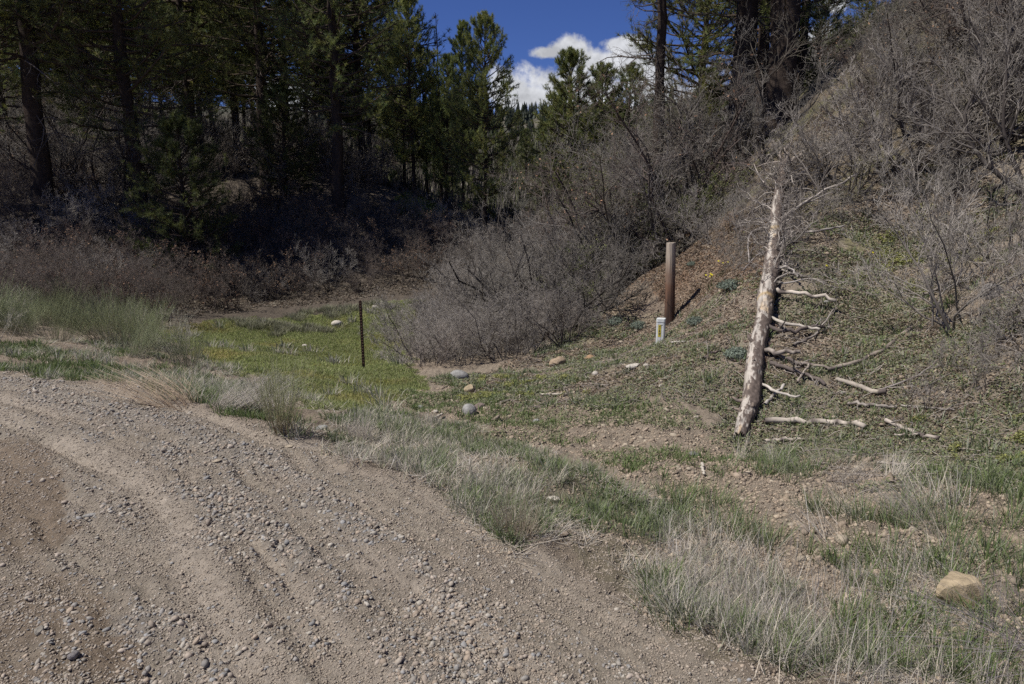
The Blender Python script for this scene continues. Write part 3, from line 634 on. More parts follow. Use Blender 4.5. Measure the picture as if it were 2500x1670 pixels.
def pine(seed, h=10, cb=.25, rmax=1.8, rt=.13, nl=90, dead=12, shape=1.0, tuft=14, nlen=.17, nw=.010, topr=.15, sub=7, gap=.15, cols=NEED):
    """returns (trunk mesh, limb mesh, crown mesh)"""
    r = np.random.default_rng(seed); k = 26; zz = np.linspace(-.4, h, k)
    wob = np.cumsum(r.normal(0, .012*h/10, (k, 2)), 0); wob -= wob[0]
    T = np.stack([wob[:, 0], wob[:, 1], zz], 1); rr_ = rt*(1-np.clip(zz/h, 0, 1))**.8+.012; rr_[0] *= 1.35; rr_[1] *= 1.12
    A = Acc(); Vt, Ft, _ = tubes(T[None], rr_[None], 12, None, seed); 
    Vt = Vt+0.06*rt*r.normal(0, 1, Vt.shape); A.add(Vt, Ft, np.array([.05, .038, .031])*r.uniform(.8, 1.2, (len(Vt), 1)))
    trunk = A.mesh('trunk', M_bark, True)
    # live limbs
    t = cb+(1-cb)*(np.arange(nl)+r.uniform(0, 1, nl))/nl; t = t[r.random(nl) > gap*.5]
    nl = len(t); s = (t-cb)/(1-cb)
    prof = (np.sin(np.clip(s*1.15+.18, 0, 1)**.8*PI*.5+PI*.25*0)*0+np.interp(s, [0, .15, .4, .75, .93, 1], [.7, .95, 1.0, .7, .38, topr]))*shape
    side_ = .72+.45*r.random(nl); L = rmax*prof*side_
    a = np.arange(nl)*2.39996+r.normal(0, .4, nl); el = np.interp(s, [0, .3, .7, 1], [-.18, .02, .35, .95])+r.normal(0, .14, nl)
    zb = t*h; bx = np.interp(zb, zz, T[:, 0]); by = np.interp(zb, zz, T[:, 1])
    base = np.stack([bx, by, zb], 1); d = np.stack([np.cos(a)*np.cos(el), np.sin(a)*np.cos(el), np.sin(el)], 1)
    pts = [base]; cur = base; dd = d
    for q in range(5):
        dd = unit(dd+r.normal(0, .10, (nl, 3))+np.array([0, 0, .09])); cur = cur+dd*(L/5)[:, None]; pts.append(cur)
    P = np.stack(pts, 1); Rd = (np.clip(L*.018, .008, .06))[:, None]*np.linspace(1, .3, 6)[None]
    A = Acc(); A.add(*tubes(P, Rd, 5, np.array([.085, .065, .05])*np.ones((nl, 1)), seed))
    P2, R2 = grow(P, Rd, sub, .3, 1.0, .22, .42, .7, k=4, crook=.12, up=.12, rfrac=.6, rmin=.005, seed=seed+1)
    A.add(*tubes(P2, R2, 3, np.array([.085, .065, .05])*np.ones((len(P2), 1)), seed))
    # dead lower limbs
    if dead:
        td = r.uniform(.12, cb+.15, dead)*h; ad = r.uniform(0, 2*PI, dead); ed = r.normal(-.15, .25, dead); Ld = rmax*r.uniform(.25, .75, dead)
        base = np.stack([np.interp(td, zz, T[:, 0]), np.interp(td, zz, T[:, 1]), td], 1); dd = np.stack([np.cos(ad)*np.cos(ed), np.sin(ad)*np.cos(ed), np.sin(ed)], 1)
        pts = [base]; cur = base
        for q in range(5):
            dd = unit(dd+r.normal(0, .22, (dead, 3))); cur = cur+dd*(Ld/5)[:, None]; pts.append(cur)
        Pd = np.stack(pts, 1); Rdd = (Ld*.014)[:, None]*np.linspace(1, .3, 6)[None]
        A.add(*tubes(Pd, Rdd, 4, np.array([.13, .11, .095])*np.ones((dead, 1)), seed))
        P3, R3 = grow(Pd, Rdd, 6, .25, 1, .25, .5, .8, k=4, crook=.25, up=-.05, rfrac=.6, rmin=.004, seed=seed+2); A.add(*tubes(P3, R3, 3, np.array([.15, .13, .115])*np.ones((len(P3), 1)), seed))
        P4, R4 = grow(P3, R3, 3, .3, 1, .4, .7, .8, k=3, crook=.2, up=-.05, rfrac=.7, rmin=.003, seed=seed+3); A.add(*tubes(P4, R4, 3, np.array([.16, .14, .125])*np.ones((len(P4), 1)), seed))
    limbs = A.mesh('limb', M_bark)
    # tufts at ends and along outer part of sub branches and limbs
    B = []; D = []
    for (PP, js) in ((P2, (1, 2, 3)), (P, (4, 5))):
        for j in js:
            B.append(PP[:, j]); D.append(unit(PP[:, j]-PP[:, j-1]))
    B = np.concatenate(B); D = unit(np.concatenate(D)+np.array([0, 0, .35])); kp = r.random(len(B)) > gap; B, D = B[kp], D[kp]
    A = Acc(); A.add(*needles(B, D, tuft, nlen, nw, seed+9, cols))
    return trunk, limbs, A.mesh('crown', M_needle), len(B)*tuft
def place_pine(meshes, loc, scale=1, rz=0, lean=(0, 0), label='', group=None, zs=1.0):
    e = obj('pine_tree', None, loc=loc); e.rotation_euler = (lean[0], lean[1], rz); e.scale = (scale*zs, scale*zs, scale)
    for nm, me in zip(('trunk', 'limbs', 'crown'), meshes): obj(nm, me, e)
    return tag(e, label, 'tree', group)
PA = pine(11, 10, .27, 2.1, .12, 120, 14, sub=11, tuft=22, nw=.013)[:3]
PB = pine(12, 10, .36, 1.9, .13, 110, 22, gap=.2, sub=10, tuft=22, nw=.013)[:3]
PC = pine(13, 10, .17, 2.5, .13, 155, 8, sub=12, tuft=24, nw=.014, gap=.14)[:3]
PD = pine(14, 19, .25, 4.3, .33, 145, 26, sub=13, tuft=21, nlen=.23, nw=.015, gap=.22)[:3]
PE = pine(15, 19, .19, 3.9, .28, 155, 22, sub=13, tuft=21, nlen=.23, nw=.015, gap=.22)[:3]
PS = pine(20, 13, .50, 2.6, .165, 90, 40, sub=12, tuft=22, nlen=.2, nw=.013, gap=.15)[:3]
PR = pine(19, 19, .40, 3.6, .36, 130, 40, sub=14, tuft=22, nlen=.23, nw=.016, gap=.15)[:3]
PY = pine(16, 5, .05, 1.9, .09, 110, 0, sub=9, tuft=20, nlen=.15, nw=.012, gap=.08, cols=[(.09, .11, .04), (.07, .09, .035), (.12, .135, .04)])[:3]  # darker needle colours paint the bank's shade into the young pine crowns
PT = pine(17, 10, .25, 1.5, .10, 135, 6, topr=.1, sub=11, tuft=26, nw=.014)[:3]
PDEAD = pine(18, 9, .3, .9, .08, 60, 30, gap=.985)[:3]
def basept(u, Y, v=None):
    """ground point at pixel column u and depth Y"""
    d = raydir(u, 500 if v is None else v); x = d[0]*Y/d[1]
    return np.array([x, Y, float(H(x, Y))])
trees = [
 # mesh, u, Y, top pixel v (None: use scale), scale, label
 (PE, 40, 33, None, 1.0, 'dark pine behind the big leaning trunk at the far left'),
 (PE, 250, 36, None, .95, 'dark pine behind the tall brush between the leaning trunk and the skirted pine'),
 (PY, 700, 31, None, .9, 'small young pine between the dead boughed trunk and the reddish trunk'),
 (PD, 112, 25.5, None, 1.0, 'big dark pine leaning at the far left, its thick bare trunk in full view'),
 (PE, -120, 24, None, 1.0, 'dark pine cut by the left edge of the picture'),
 (PE, 345, 27, None, 1.0, 'tall pine behind the young skirted pine, dark trunk and heavy low boughs'),
 (PC, 215, 40, None, 1.6, 'pine rising behind the grey brush, right of the big leaning trunk'),
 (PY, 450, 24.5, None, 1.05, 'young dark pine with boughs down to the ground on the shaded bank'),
 (PA, 480, 34, None, 1.6, 'full pine just behind the young skirted pine'),
 (PA, 590, 37, None, 1.55, 'slim straight trunked pine left of the forked pair of dead boughs'),
 (PD, 655, 32, None, .82, 'pine with dead hanging boughs on its dark lower trunk'),
 (PD, 830, 29.5, None, .80, 'pine with reddish trunk and bright yellow green boughs left of the sky gap'),
 (PA, 905, 42, -40, None, 'pine at the left side of the open sky, base behind the shaded brush'),
 (PC, 1015, 35, -4, None, 'tallest pine of the sunlit middle group, straight trunk beside the grassy knoll'),
 (PB, 990, 42, 60, None, 'thin pine close behind the tallest one of the middle group'),
 (PDEAD, 1078, 38, 30, None, 'half dead pine with bare spiky top between the green crowns'),
 (PT, 1130, 37, 57, None, 'narrow pointed pine second from the right in the middle group'),
 (PC, 1090, 34, 150, None, 'shorter bushy pine in front of the half dead one'),
 (PA, 1045, 36, 120, None, 'bushy pine between the tallest and the half dead one'),
 (PC, 1182, 30.5, 52, None, 'broad full pine at the right end of the middle group'),
 (PC, 1400, 30, 140, None, 'dense green pine standing alone against the cloud'),
 (PB, 1372, 33, 225, None, 'small pine low beside the lone pine against the cloud'),
 (PC, 1470, 36, 170, None, 'pine crown just right of the lone pine, lower top'),
 (PA, 1530, 37, 168, None, 'open crowned pine below the dead hanging boughs, right of the cloud'),
 (PS, 1605, 19.5, None, 1.0, 'pine with a bare dark trunk and dead boughs reaching over the cloud'),
 (PR, 1795, 21, None, .95, 'thick trunked pine left of the largest one on the ridge'),
 (PE, 1845, 24.5, None, .8, 'slimmer pine between the two thick trunks on the ridge'),
 (PR, 1888, 19.5, None, 1.1, 'largest pine on the ridge, very dark thick trunk rising from the brush'),
 (PC, 1970, 29, -60, None, 'green pine with an airy crown right of the thick dark trunks'),
 (PC, 2075, 31, -40, None, 'bushy pine standing behind the crest of the slope under the sky gap'),
 (PA, 1925, 25.5, None, 1.3, 'pine filling the gap right beside the thick dark trunks'),
 (PC, 2240, 27, -60, None, 'pine top rising over the brush right of the second sky gap'),
 (PC, 1700, 28, None, 1.3, 'pine in the gap between the dead boughed trunk and the thick trunks'),
]
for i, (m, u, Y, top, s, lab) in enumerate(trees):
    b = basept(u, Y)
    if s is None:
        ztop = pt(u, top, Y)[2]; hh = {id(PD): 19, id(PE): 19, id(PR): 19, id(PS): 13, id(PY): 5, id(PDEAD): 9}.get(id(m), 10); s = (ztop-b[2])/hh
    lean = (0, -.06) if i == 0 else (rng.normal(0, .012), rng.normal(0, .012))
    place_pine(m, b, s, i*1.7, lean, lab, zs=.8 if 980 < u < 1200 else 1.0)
# forest mass behind
bgl = 'dark pine standing deep in the forest behind the front row'
rb = np.random.default_rng(91); n = 0; pts_ = []
while n < 24:
    u = rb.uniform(-250, 960); Y = rb.uniform(38, 72); b = basept(u, Y)
    if any(np.hypot(b[0]-q[0], b[1]-q[1]) < 2.4 for q in pts_): continue
    pts_.append(b); place_pine([PA, PB, PC, PT, PC][n % 5], b, rb.uniform(1.1, 1.75), rb.uniform(0, 6.28), (0, 0), f"{'nearer' if Y < 50 else 'farther'} dark pine deep in the forest, {('at the left edge', 'behind the heavy boughed pine', 'behind the slim straight pine', 'behind the red trunked pine')[int(np.clip((u+100)//260, 0, 3))]}", 'pines deep in the forest'); n += 1
for n in range(46):
    u = rb.uniform(940, 1750); Y = rb.uniform(50, 120); b = basept(u, Y); vt = (265 if u > 1215 else 190)+rb.uniform(0, 60)
    sc_t = (pt(u, vt, Y)[2]-b[2])/10
    if sc_t < .3: continue
    place_pine([PA, PB, PC, PT][n % 4], b, min(sc_t, rb.uniform(.55, .85)), rb.uniform(0, 6.28), (0, 0), 'small far pine at the back of the draw behind the sunlit middle group', 'far pines in the draw')
# far ridge trees as one mass of small conifers
A = Acc()
r_ = np.random.default_rng(93); nn = 1500; x = r_.uniform(-60, 160, nn); y = r_.uniform(150, 445, nn); k_ = fbm(x, y, .03, 3, 3) > -.15; x, y = x[k_], y[k_]; z = H(x, y); hh = r_.uniform(3, 8, len(x))
for q in range(3):
    for s in range(5):
        a0 = r_.uniform(0, 6.28, len(x)); rr0 = hh*.22*(1-q*.25); z0 = z+hh*(.05+.27*q)
        p0 = np.stack([x+np.cos(a0)*rr0, y+np.sin(a0)*rr0, z0], 1); p1 = np.stack([x+np.cos(a0+1.5)*rr0, y+np.sin(a0+1.5)*rr0, z0], 1); p2 = np.stack([x, y, z0+hh*.42], 1)
        Vv = np.stack([p0, p1, p2], 1).reshape(-1, 3); A.add(Vv, [np.arange(len(x))[:, None]*3+np.array([[0, 1, 2]])], np.array([.045, .055, .035])*r_.uniform(.7, 1.3, (len(Vv), 1)))
tag(obj('far_woods', A.mesh('far_woods', M_needle)), 'sparse dark woods on the distant ridge under the cloud', 'woods', kind='stuff')

A = Acc(); r_ = np.random.default_rng(97); nc = 8500; x = r_.uniform(-30, 70, nc); y = 42+110*r_.random(nc)**1.3; hh = r_.uniform(.7, 2.2, nc)
i = np.repeat(np.arange(nc), 22); n = len(i); a0 = r_.uniform(0, 6.28, n); tl = np.abs(r_.normal(0, .5, n)); b0 = np.stack([x[i]+r_.normal(0, .35, n), y[i]+r_.normal(0, .35, n), H(x[i], y[i])-.1], 1)
L = (hh[i]*r_.uniform(.5, 1.1, n))[:, None]; d0 = np.stack([np.cos(a0)*np.sin(tl), np.sin(a0)*np.sin(tl), np.cos(tl)], 1); s0 = np.stack([-np.sin(a0), np.cos(a0), np.zeros(n)], 1)*.05
Vv = np.stack([b0-s0, b0+s0, b0+d0*L], 1).reshape(-1, 3); cc = np.array([(.17, .15, .135), (.13, .12, .10), (.10, .11, .05)])[r_.integers(0, 3, nc)]*r_.uniform(.7, 1.3, (nc, 1))
A.add(Vv, [np.arange(n)[:, None]*3+np.array([[0, 1, 2]])], np.repeat(cc[i], 3, 0)); tag(obj('far_brush', A.mesh('far_brush', M_twig)), 'grey brush covering the far slopes behind the pines', 'brush', kind='stuff')
# ------------------------------------------------------------------ shrubs
GREY = ((.13, .115, .10), (.33, .30, .265))
BRN = ((.085, .068, .058), (.17, .142, .12))
S_th = [bare_shrub(200+i, (1.45, 1.6, 1.3, 1.5, 1.2)[i], (1.15, .9, 1.25, 1.0, 1.2)[i], .4, (.013, .016, .011, .015, .012)[i], 13, ((8, 6, 4), (7, 6, 5), (8, 6, 4), (9, 6, 4), (7, 7, 4))[i], cols=(GREY, ((.10, .08, .07), (.26, .235, .21)), ((.15, .13, .115), (.38, .35, .31)), GREY, ((.10, .085, .075), (.30, .265, .23)))[i], crook=(.2, .28, .24, .3, .18)[i], tw=.0023) for i in range(5)]
S_bk = [bare_shrub(220+i, 1.7, .75, .4, .012, 12, (8, 6, 5), cols=BRN, crook=.24) for i in range(4)]
S_lf = [bare_shrub(230+i, 1.5, .8, .4, .012, 11, (7, 5, 4), cols=BRN, crook=.24, leafy=900, leafcol=[(.20, .115, .07), (.24, .15, .09), (.16, .10, .07)], leafsize=.022) for i in range(2)]
OKC = [((.06, .05, .043), (.205, .185, .16)), ((.065, .052, .045), (.26, .24, .21)), ((.07, .052, .043), (.165, .135, .115)), ((.06, .052, .047), (.23, .21, .19)), ((.08, .066, .053), (.185, .17, .135)), ((.058, .049, .044), (.28, .255, .225))]
S_ok = [bare_shrub(240+i, (3.7, 3.3, 4.2, 3.0, 3.8, 3.5)[i], (.6, .75, .5, .8, .65, .55)[i], .45, (.05, .04, .055, .035, .045, .04)[i], (5, 7, 4, 8, 6, 6)[i], ((10, 8, 5), (8, 8, 5), (12, 8, 5), (7, 7, 5), (9, 8, 5), (9, 7, 6))[i], cols=OKC[i], crook=(.34, .3, .36, .28, .32, .26)[i], tw=.0024, leafy=(0, 0, 260, 0, 120, 0)[i], leafcol=[(.28, .17, .10), (.22, .14, .09)], leafsize=.03) for i in range(6)]
S_lo = [bare_shrub(260+i, .7, 1.1, .3, .006, 12, (6, 5, 4), cols=GREY, crook=.25, tw=.0013) for i in range(3)]
S_gr = [bare_shrub(250+i, 2.6, .6, .35, .022, 9, (8, 6, 5), cols=((.12, .10, .08), (.20, .19, .14)), crook=.2, leafy=9000, leafcol=[(.13, .15, .05), (.16, .17, .06), (.10, .12, .04)], leafsize=.024) for i in range(2)]
def put(name, mesh, b, s, rz, label, cat, group=None, tilt=(0, 0), zs=1):
    o = obj(name, mesh, loc=(b[0], b[1], b[2])); o.rotation_euler = (tilt[0], tilt[1], rz); o.scale = (s, s, s*zs)
    return tag(o, label, cat, group)
def scatter(P, n, mind, seed, power=0):
    c = sample_poly(P, n*8, .3, seed, power); out = []
    for p in c:
        if all((p[0]-q[0])**2+(p[1]-q[1])**2 > mind*mind for q in out): out.append(p)
        if len(out) >= n: break
    return out
MARKS = [((112, 25.5), 'by the big leaning pine'), ((345, 27), 'by the heavy boughed pine'), ((450, 24), 'under the young skirted pine'), ((590, 37), 'by the slim straight pine'), ((655, 30), 'below the pine with dead boughs'), ((830, 29), 'below the red trunked pine'),
 ((1015, 34), 'by the grassy knoll'), ((1182, 29), 'below the broad full pine'), ((1400, 29), 'below the lone pine'), ((888, 13), 'near the rusty stake'), ((822, 22), 'behind the white rounded rock'), ((1006, 22.5), 'behind the row of white stones'), ((1122, 11), 'by the grey rock at its foot'), ((1361, 11), 'by the tan brown boulder'),
 ((1605, 19.5), 'below the dead boughed pine'), ((1634, 13), 'above the wooden post'), ((1888, 19), 'at the foot of the largest pine'), ((1918, 15), 'beside the root end of the log'), ((1886, 11), 'beside the middle of the log'), ((2425, 8), 'by the half buried boulder'), ((2060, 21), 'on the slope crest'), ((2300, 14), 'on the open upper slope'), ((2500, 14), 'at the upper right edge'), ((2500, 9), 'at the right edge'), ((0, 16), 'at the left edge'), ((250, 14), 'behind the gravel edge'), ((250, 20), 'on the lower left bank'), ((550, 22), 'behind the clearing'), ((440, 9), 'by the straw heap'), ((0, 9), 'at the left end of the gravel edge')]
MXY = [(raydir(u, 600)[0]/raydir(u, 600)[1]*Y, Y, t) for (u, Y), t in MARKS]
def where(x, y): return min(MXY, key=lambda m: ((m[0]-x)/1.0)**2+((m[1]-y)/1.3)**2)
def vary_label(noun, x, y, s, smid):
    m = where(x, y); m = (m[0], m[1], m[2]); side = 'left' if x < m[0]-.5 else ('right' if x > m[0]+.5 else 'middle'); dep = 'front' if y < m[1] else 'rear'
    return f"{'tall' if s > smid else 'low'} {noun} {m[2]}, {dep} {side}"
LOGLINE = np.array([at(u, v)[:2] for u, v in ((1806, 1064), (1847, 850), (1870, 717), (1889, 584), (1900, 492), (1918, 400))])
VL = ([1250, 1400, 1500, 1600, 1750, 1800, 1850, 1900, 2000, 2140, 2200, 2300, 2600], [420, 330, 230, 170, 130, 150, 200, 230, 180, 30, -40, -200, -600])
def shrubs(P, n, mind, seed, meshes, smin, smax, name, label, cat, group, power=0, tilt=None, vary=None, vlim=False):
    r = np.random.default_rng(seed)
    for i, p in enumerate(scatter(P, n, mind, seed, power)):
        s = r.uniform(smin, smax) if vary is None else vary(p[0], p[1])*r.uniform(.85, 1.15)
        if pdist(np.array([p[0]]), np.array([p[1]]), LOGLINE)[0] < (.5 if p[1] > 9 else .3): continue
        if vlim:
            uu = 1250+p[0]/(p[1]*math.cos(PITCH)-(H(p[0], p[1])-CAMZ)*math.sin(PITCH))*FPX
            hm = pt(uu, np.interp(uu, VL[0], VL[1]), p[1])[2]-float(H(p[0], p[1])); s = min(s, max(.3, hm/3.9))
        t = (r.normal(0, .12), r.normal(0, .12)) if tilt is None else (tilt[0]+r.normal(0, .08), tilt[1]+r.normal(0, .08))
        put(name, meshes[i % len(meshes)], (p[0], p[1], float(H(p[0], p[1]))), s, r.uniform(0, 6.28) if tilt is None else r.normal(0, .2), vary_label(('broad', 'upright', 'sprawling', 'arching', 'rounded', 'leaning')[i % min(len(meshes), 6)]+' '+label, p[0], p[1], s, (smin+smax)/2), cat, group, t)
# central thicket
draw2 = poly([(1300, 700), (1500, 700), (1500, 600), (1340, 560)], ymin=15)
shrubs(draw2, 10, 1.0, 310, S_ok, .6, .95, 'draw_shrub', 'taller pale branched shrub', 'shrub', 'tall shrubs at the slope foot')
thick = poly([(960, 830), (1000, 790), (1100, 770), (1250, 790), (1400, 800), (1400, 840), (1330, 870), (1200, 900), (1080, 912), (1000, 895)])
shrubs(thick, 34, .45, 301, S_th, .6, 1.15, 'thicket_shrub', 'leafless grey thicket shrub', 'shrub', 'shrubs of the thicket beside the clearing')
thick2 = poly([(1060, 770), (1200, 740), (1320, 700), (1480, 740), (1440, 790), (1300, 800), (1100, 785)])
shrubs(thick2, 24, .65, 305, S_th, .85, 1.5, 'thicket_shrub', 'leafless shrub behind the thicket', 'shrub', 'taller shrubs behind the thicket')
# draw brush
draw = poly([(1030, 700), (1180, 690), (1300, 660), (1500, 640), (1450, 560), (1300, 540), (1200, 600), (1100, 660)], ymin=18)
shrubs(draw, 40, .9, 309, S_th+S_bk, .8, 1.25, 'draw_shrub', 'leafless brush in the draw', 'shrub', 'brush along the draw')
# left bank brush
bank = poly([(-250, 720), (0, 730), (250, 760), (380, 770), (600, 740), (720, 735), (900, 715), (1030, 700), (1130, 650), (1150, 560), (900, 540), (640, 500), (300, 500), (-250, 480)], ymin=12)
shrubs(bank, 130, .85, 313, S_bk+S_lf+S_th[:1], .8, 1.25, 'bank_shrub', 'leafless brown brush', 'shrub', 'brush on the shaded bank')
low_l = poly([(0, 760), (0, 700), (300, 730), (420, 780), (420, 800), (200, 790)], ymin=10)
shrubs(low_l, 22, .7, 317, S_lf+S_bk, .7, 1.0, 'bank_shrub', 'brown bank foot brush', 'shrub', 'brush at the foot of the bank')
back_l = poly([(-200, 480), (900, 520), (900, 440), (300, 380), (-200, 400)], ymin=26)
shrubs(back_l, 60, 1.6, 321, S_ok+S_bk, .9, 1.6, 'forest_shrub', 'grey forest brush', 'shrub', 'brush among the forest trunks')
bb = basept(200, 33)
for i in range(26):
    u = rb.uniform(60, 360); Y = rb.uniform(28, 46); b = basept(u, Y); put('forest_shrub', S_ok[i % 6], b, rb.uniform(1.1, 1.6), rb.uniform(0, 6), ('near' if Y < 34 else 'middle' if Y < 40 else 'far') + ' tall pale brush ' + ('left of' if u < 112 else 'just right of' if u < 210 else 'well right of') + ' the big leaning trunk', 'shrub', 'tall brush behind the leaning pine')
for i, (u, Y, s_) in enumerate([(1270, 17.5, .9), (1330, 16.5, 1.1), (1390, 17, 1.2), (1440, 18.5, 1.25), (1480, 16.2, 1.05), (1360, 19.5, 1.2), (1300, 20, 1.1), (1420, 15, .85), (1510, 20.5, 1.3), (1560, 16.5, 1.15), (1610, 17.2, 1.2), (1660, 16.8, 1.3), (1530, 18, 1.1), (1640, 18.4, 1.25), (1720, 17.5, 1.2), (1760, 18.3, 1.3), (1840, 17.8, 1.15)]):
    b = basept(u, Y); put('scrub_oak', S_ok[(i*5+1) % 6], b, s_, i*1.3, ('broad', 'pale', 'dark', 'reddish', 'spreading', 'slender')[i % 6] + ' large scrub oak ' + where(b[0], b[1])[2] + f', about {("one", "two", "three")[i % 3]} rows back' + (' left' if u < 1400 else ' middle' if u < 1600 else ' right'), 'scrub oak', 'large scrub oaks below the big pines')
# right slope scrub oaks
oak = poly([(1500, 740), (1480, 640), (1560, 560), (1720, 470), (1850, 420), (1880, 330), (1800, 300), (1640, 420), (1500, 540), (1440, 660)], ymin=12)
shrubs(oak, 56, .7, 331, S_ok, .75, 1.3, 'scrub_oak', 'bare grey scrub oak', 'scrub oak', 'scrub oaks left of the log', vlim=True)
oak2 = poly([(1960, 480), (2050, 330), (2060, 160), (2200, 60), (2600, -200), (2700, 300), (2500, 500), (2300, 420), (2150, 430)], ymin=8)
shrubs(oak2, 125, .6, 335, S_ok, .7, 1.2, 'scrub_oak', 'dark stemmed scrub oak', 'scrub oak', 'scrub oaks on the upper right slope', vary=lambda x, y: .45 if y > 18 else (.8 if y > 15 else 1.1), vlim=True)
edge_r = poly([(2330, 760), (2400, 620), (2600, 560), (2700, 900), (2480, 880)], ymin=5)
shrubs(edge_r, 14, .6, 339, S_lo+S_th[:1], .8, 1.3, 'slope_shrub', 'grey brush clump', 'shrub', 'low brush at the right edge')
rt = poly([(1880, 560), (1900, 440), (2050, 380), (2300, 420), (2250, 560), (2050, 560)], ymin=9)
shrubs(rt, 28, .5, 341, S_lo+S_th[:2], .8, 1.5, 'slope_shrub', 'tangled grey brush', 'shrub', 'brush beside the upper log')
lf = poly([(1740, 660), (1760, 560), (1870, 470), (1875, 600), (1850, 670)], ymin=9)
shrubs(lf, 20, .35, 343, S_lo+S_th[:1], .7, 1.2, 'slope_shrub', 'thin tangled brush', 'shrub', 'small brush left of the log')
rlow = poly([(2250, 1000), (2300, 850), (2500, 900), (2560, 1100)], ymin=4)
shrubs(rlow, 10, .5, 345, S_lo, .45, .75, 'slope_shrub', 'sparse twiggy bush', 'shrub', 'sparse bushes low on the right')
for (u, Y, s, lab) in [(1500, 17.5, .95, 'green leaved bush in the middle of the scrub left of the wooden post'), (1560, 19, 1.1, 'green bush just behind the scrub oaks, above the post'), (1450, 21, 1.0, 'yellow green bush behind the thicket'),
                       (1420, 16, .55, 'low dark green bush at the foot of the post bank'), (1700, 17, .8, 'green bush in the scrub between post and log')]:
    put('green_bush', S_gr[int(Y) % 2], basept(u, Y), s, u, lab, 'bush')
# rabbitbrush at the road edge
B_r = [brush(400+i, .8, 150, .8, .16, base=(.34, .31, .25), tip=(.25, .28, .15), rad=.0026, side=4, lean=(.1*i, 0)) for i in range(4)]+[bare_shrub(470+i, .8, .9, .25, .007, 14, (7, 5), crook=.14, tw=.0016, cols=((.30, .27, .23), (.36, .34, .27))) for i in range(2)]
rab = poly([(-250, 850), (0, 850), (200, 850), (440, 900), (440, 860), (380, 800), (200, 770), (0, 740), (-250, 740)], ymin=7)
shrubs(rab, 52, .5, 351, B_r, .75, 1.2, 'green_roadside_bush', 'wispy green bush', 'bush', 'wispy bushes behind the gravel edge')
B1 = brush(410, .62, 110, .55, .05, base=(.24, .17, .11), tip=(.36, .37, .21), rad=.0022, side=3)
put('wispy_bush', B1, at(690, 1056), 1.05, 0, 'upright wispy green bush standing alone at the road edge', 'bush')
B2 = brush(411, .42, 200, .9, .1, base=(.42, .38, .32), tip=(.52, .48, .42), rad=.0018, side=1, lean=(.7, 0))
for u, v, s, lab in [(600, 1010, 1.0, 'matted silver dry clump just left of the upright wispy bush'), (545, 1000, .8, 'smaller silver dry clump nearer the straw heap')]:
    put('dry_clump', B2, at(u, v), s, .2, lab, 'dry plant')
B3 = brush(412, .42, 110, 1.2, .12, base=(.38, .28, .19), tip=(.50, .40, .29), rad=.003, side=1, lean=(-1.2, .2))
put('straw_heap', B3, at(440, 990), 1.0, 0, 'heap of flattened tan stalks lying on the gravel edge', 'dry plant')
B4 = brush(413, .4, 170, .85, .05, base=(.30, .22, .15), tip=(.40, .38, .28), rad=.0017, side=0)
put('bunch_grass', B4, at(1262, 1305), .95, 0, 'brown based bunch grass clump in the strip beside the road', 'grass clump')
for u, v, s, lab, le in [(880, 1080, .9, 'tall bleached grass clump where the strip meets the road bend', 0), (2230, 1270, .75, 'leaning grey grass clump on the soil below the branches', 1), (2425, 1500, .6, 'grey stalk clump right behind the tan boulder', 2)]:
    put('bunch_grass', brush(420+le, .42, (150, 130, 50)[le], (.6, 1.0, .3)[le], .04, base=(.42, .38, .33), tip=(.48, .44, .38), rad=.0017, side=0, lean=((0, 0), (-.6, .2), (0, 0))[le]), at(u, v), s, 0, lab, 'grass clump')
B5 = brush(430, .7, 130, 1.3, .05, base=(.28, .25, .25), tip=(.42, .38, .37), rad=.0016, side=1, lean=(-1.0, -.3))
put('grey_stalk_clump', B5, at(2560, 1600), .7, .3, 'flattened purple grey stalks fanning in from the right edge', 'dry plant')
# small sage cushions
SG = Acc(); r_ = np.random.default_rng(8); d = unit(r_.normal(0, 1, (900, 3))); d[:, 2] = np.abs(d[:, 2]); c = d*np.array([.2, .2, .13])*r_.uniform(.6, 1, (900, 1)); u_ = unit(r_.normal(0, 1, (900, 3))); w_ = unit(np.cross(u_, d)); 
SG.add(np.stack([c-u_*.018, c+w_*.008, c+u_*.018, c-w_*.008], 1).reshape(-1, 3), [np.arange(900)[:, None]*4+np.array([[0, 1, 2, 3]])], np.repeat(np.array([.16, .19, .15])*r_.uniform(.7, 1.3, (900, 1)), 4, 0))
SGm = SG.mesh('sage_cushion', M_leaf)
for u, v, s, lab in [(1783, 705, 1.2, 'round blue green cushion plant left of the log'), (1690, 649, .6, 'tiny cushion plant high on the brown bank'), (1700, 790, .9, 'cushion plant on the soil right of the pedestal'), (1505, 790, 1.1, 'cushion plant left of the pedestal'), (1800, 870, .9, 'cushion plant near the foot of the slope by the log'), (1560, 800, 1.0, 'cushion plant just beside the pedestal')]:
    put('cushion_plant', SGm, at(u, v), s, u, lab, 'plant')

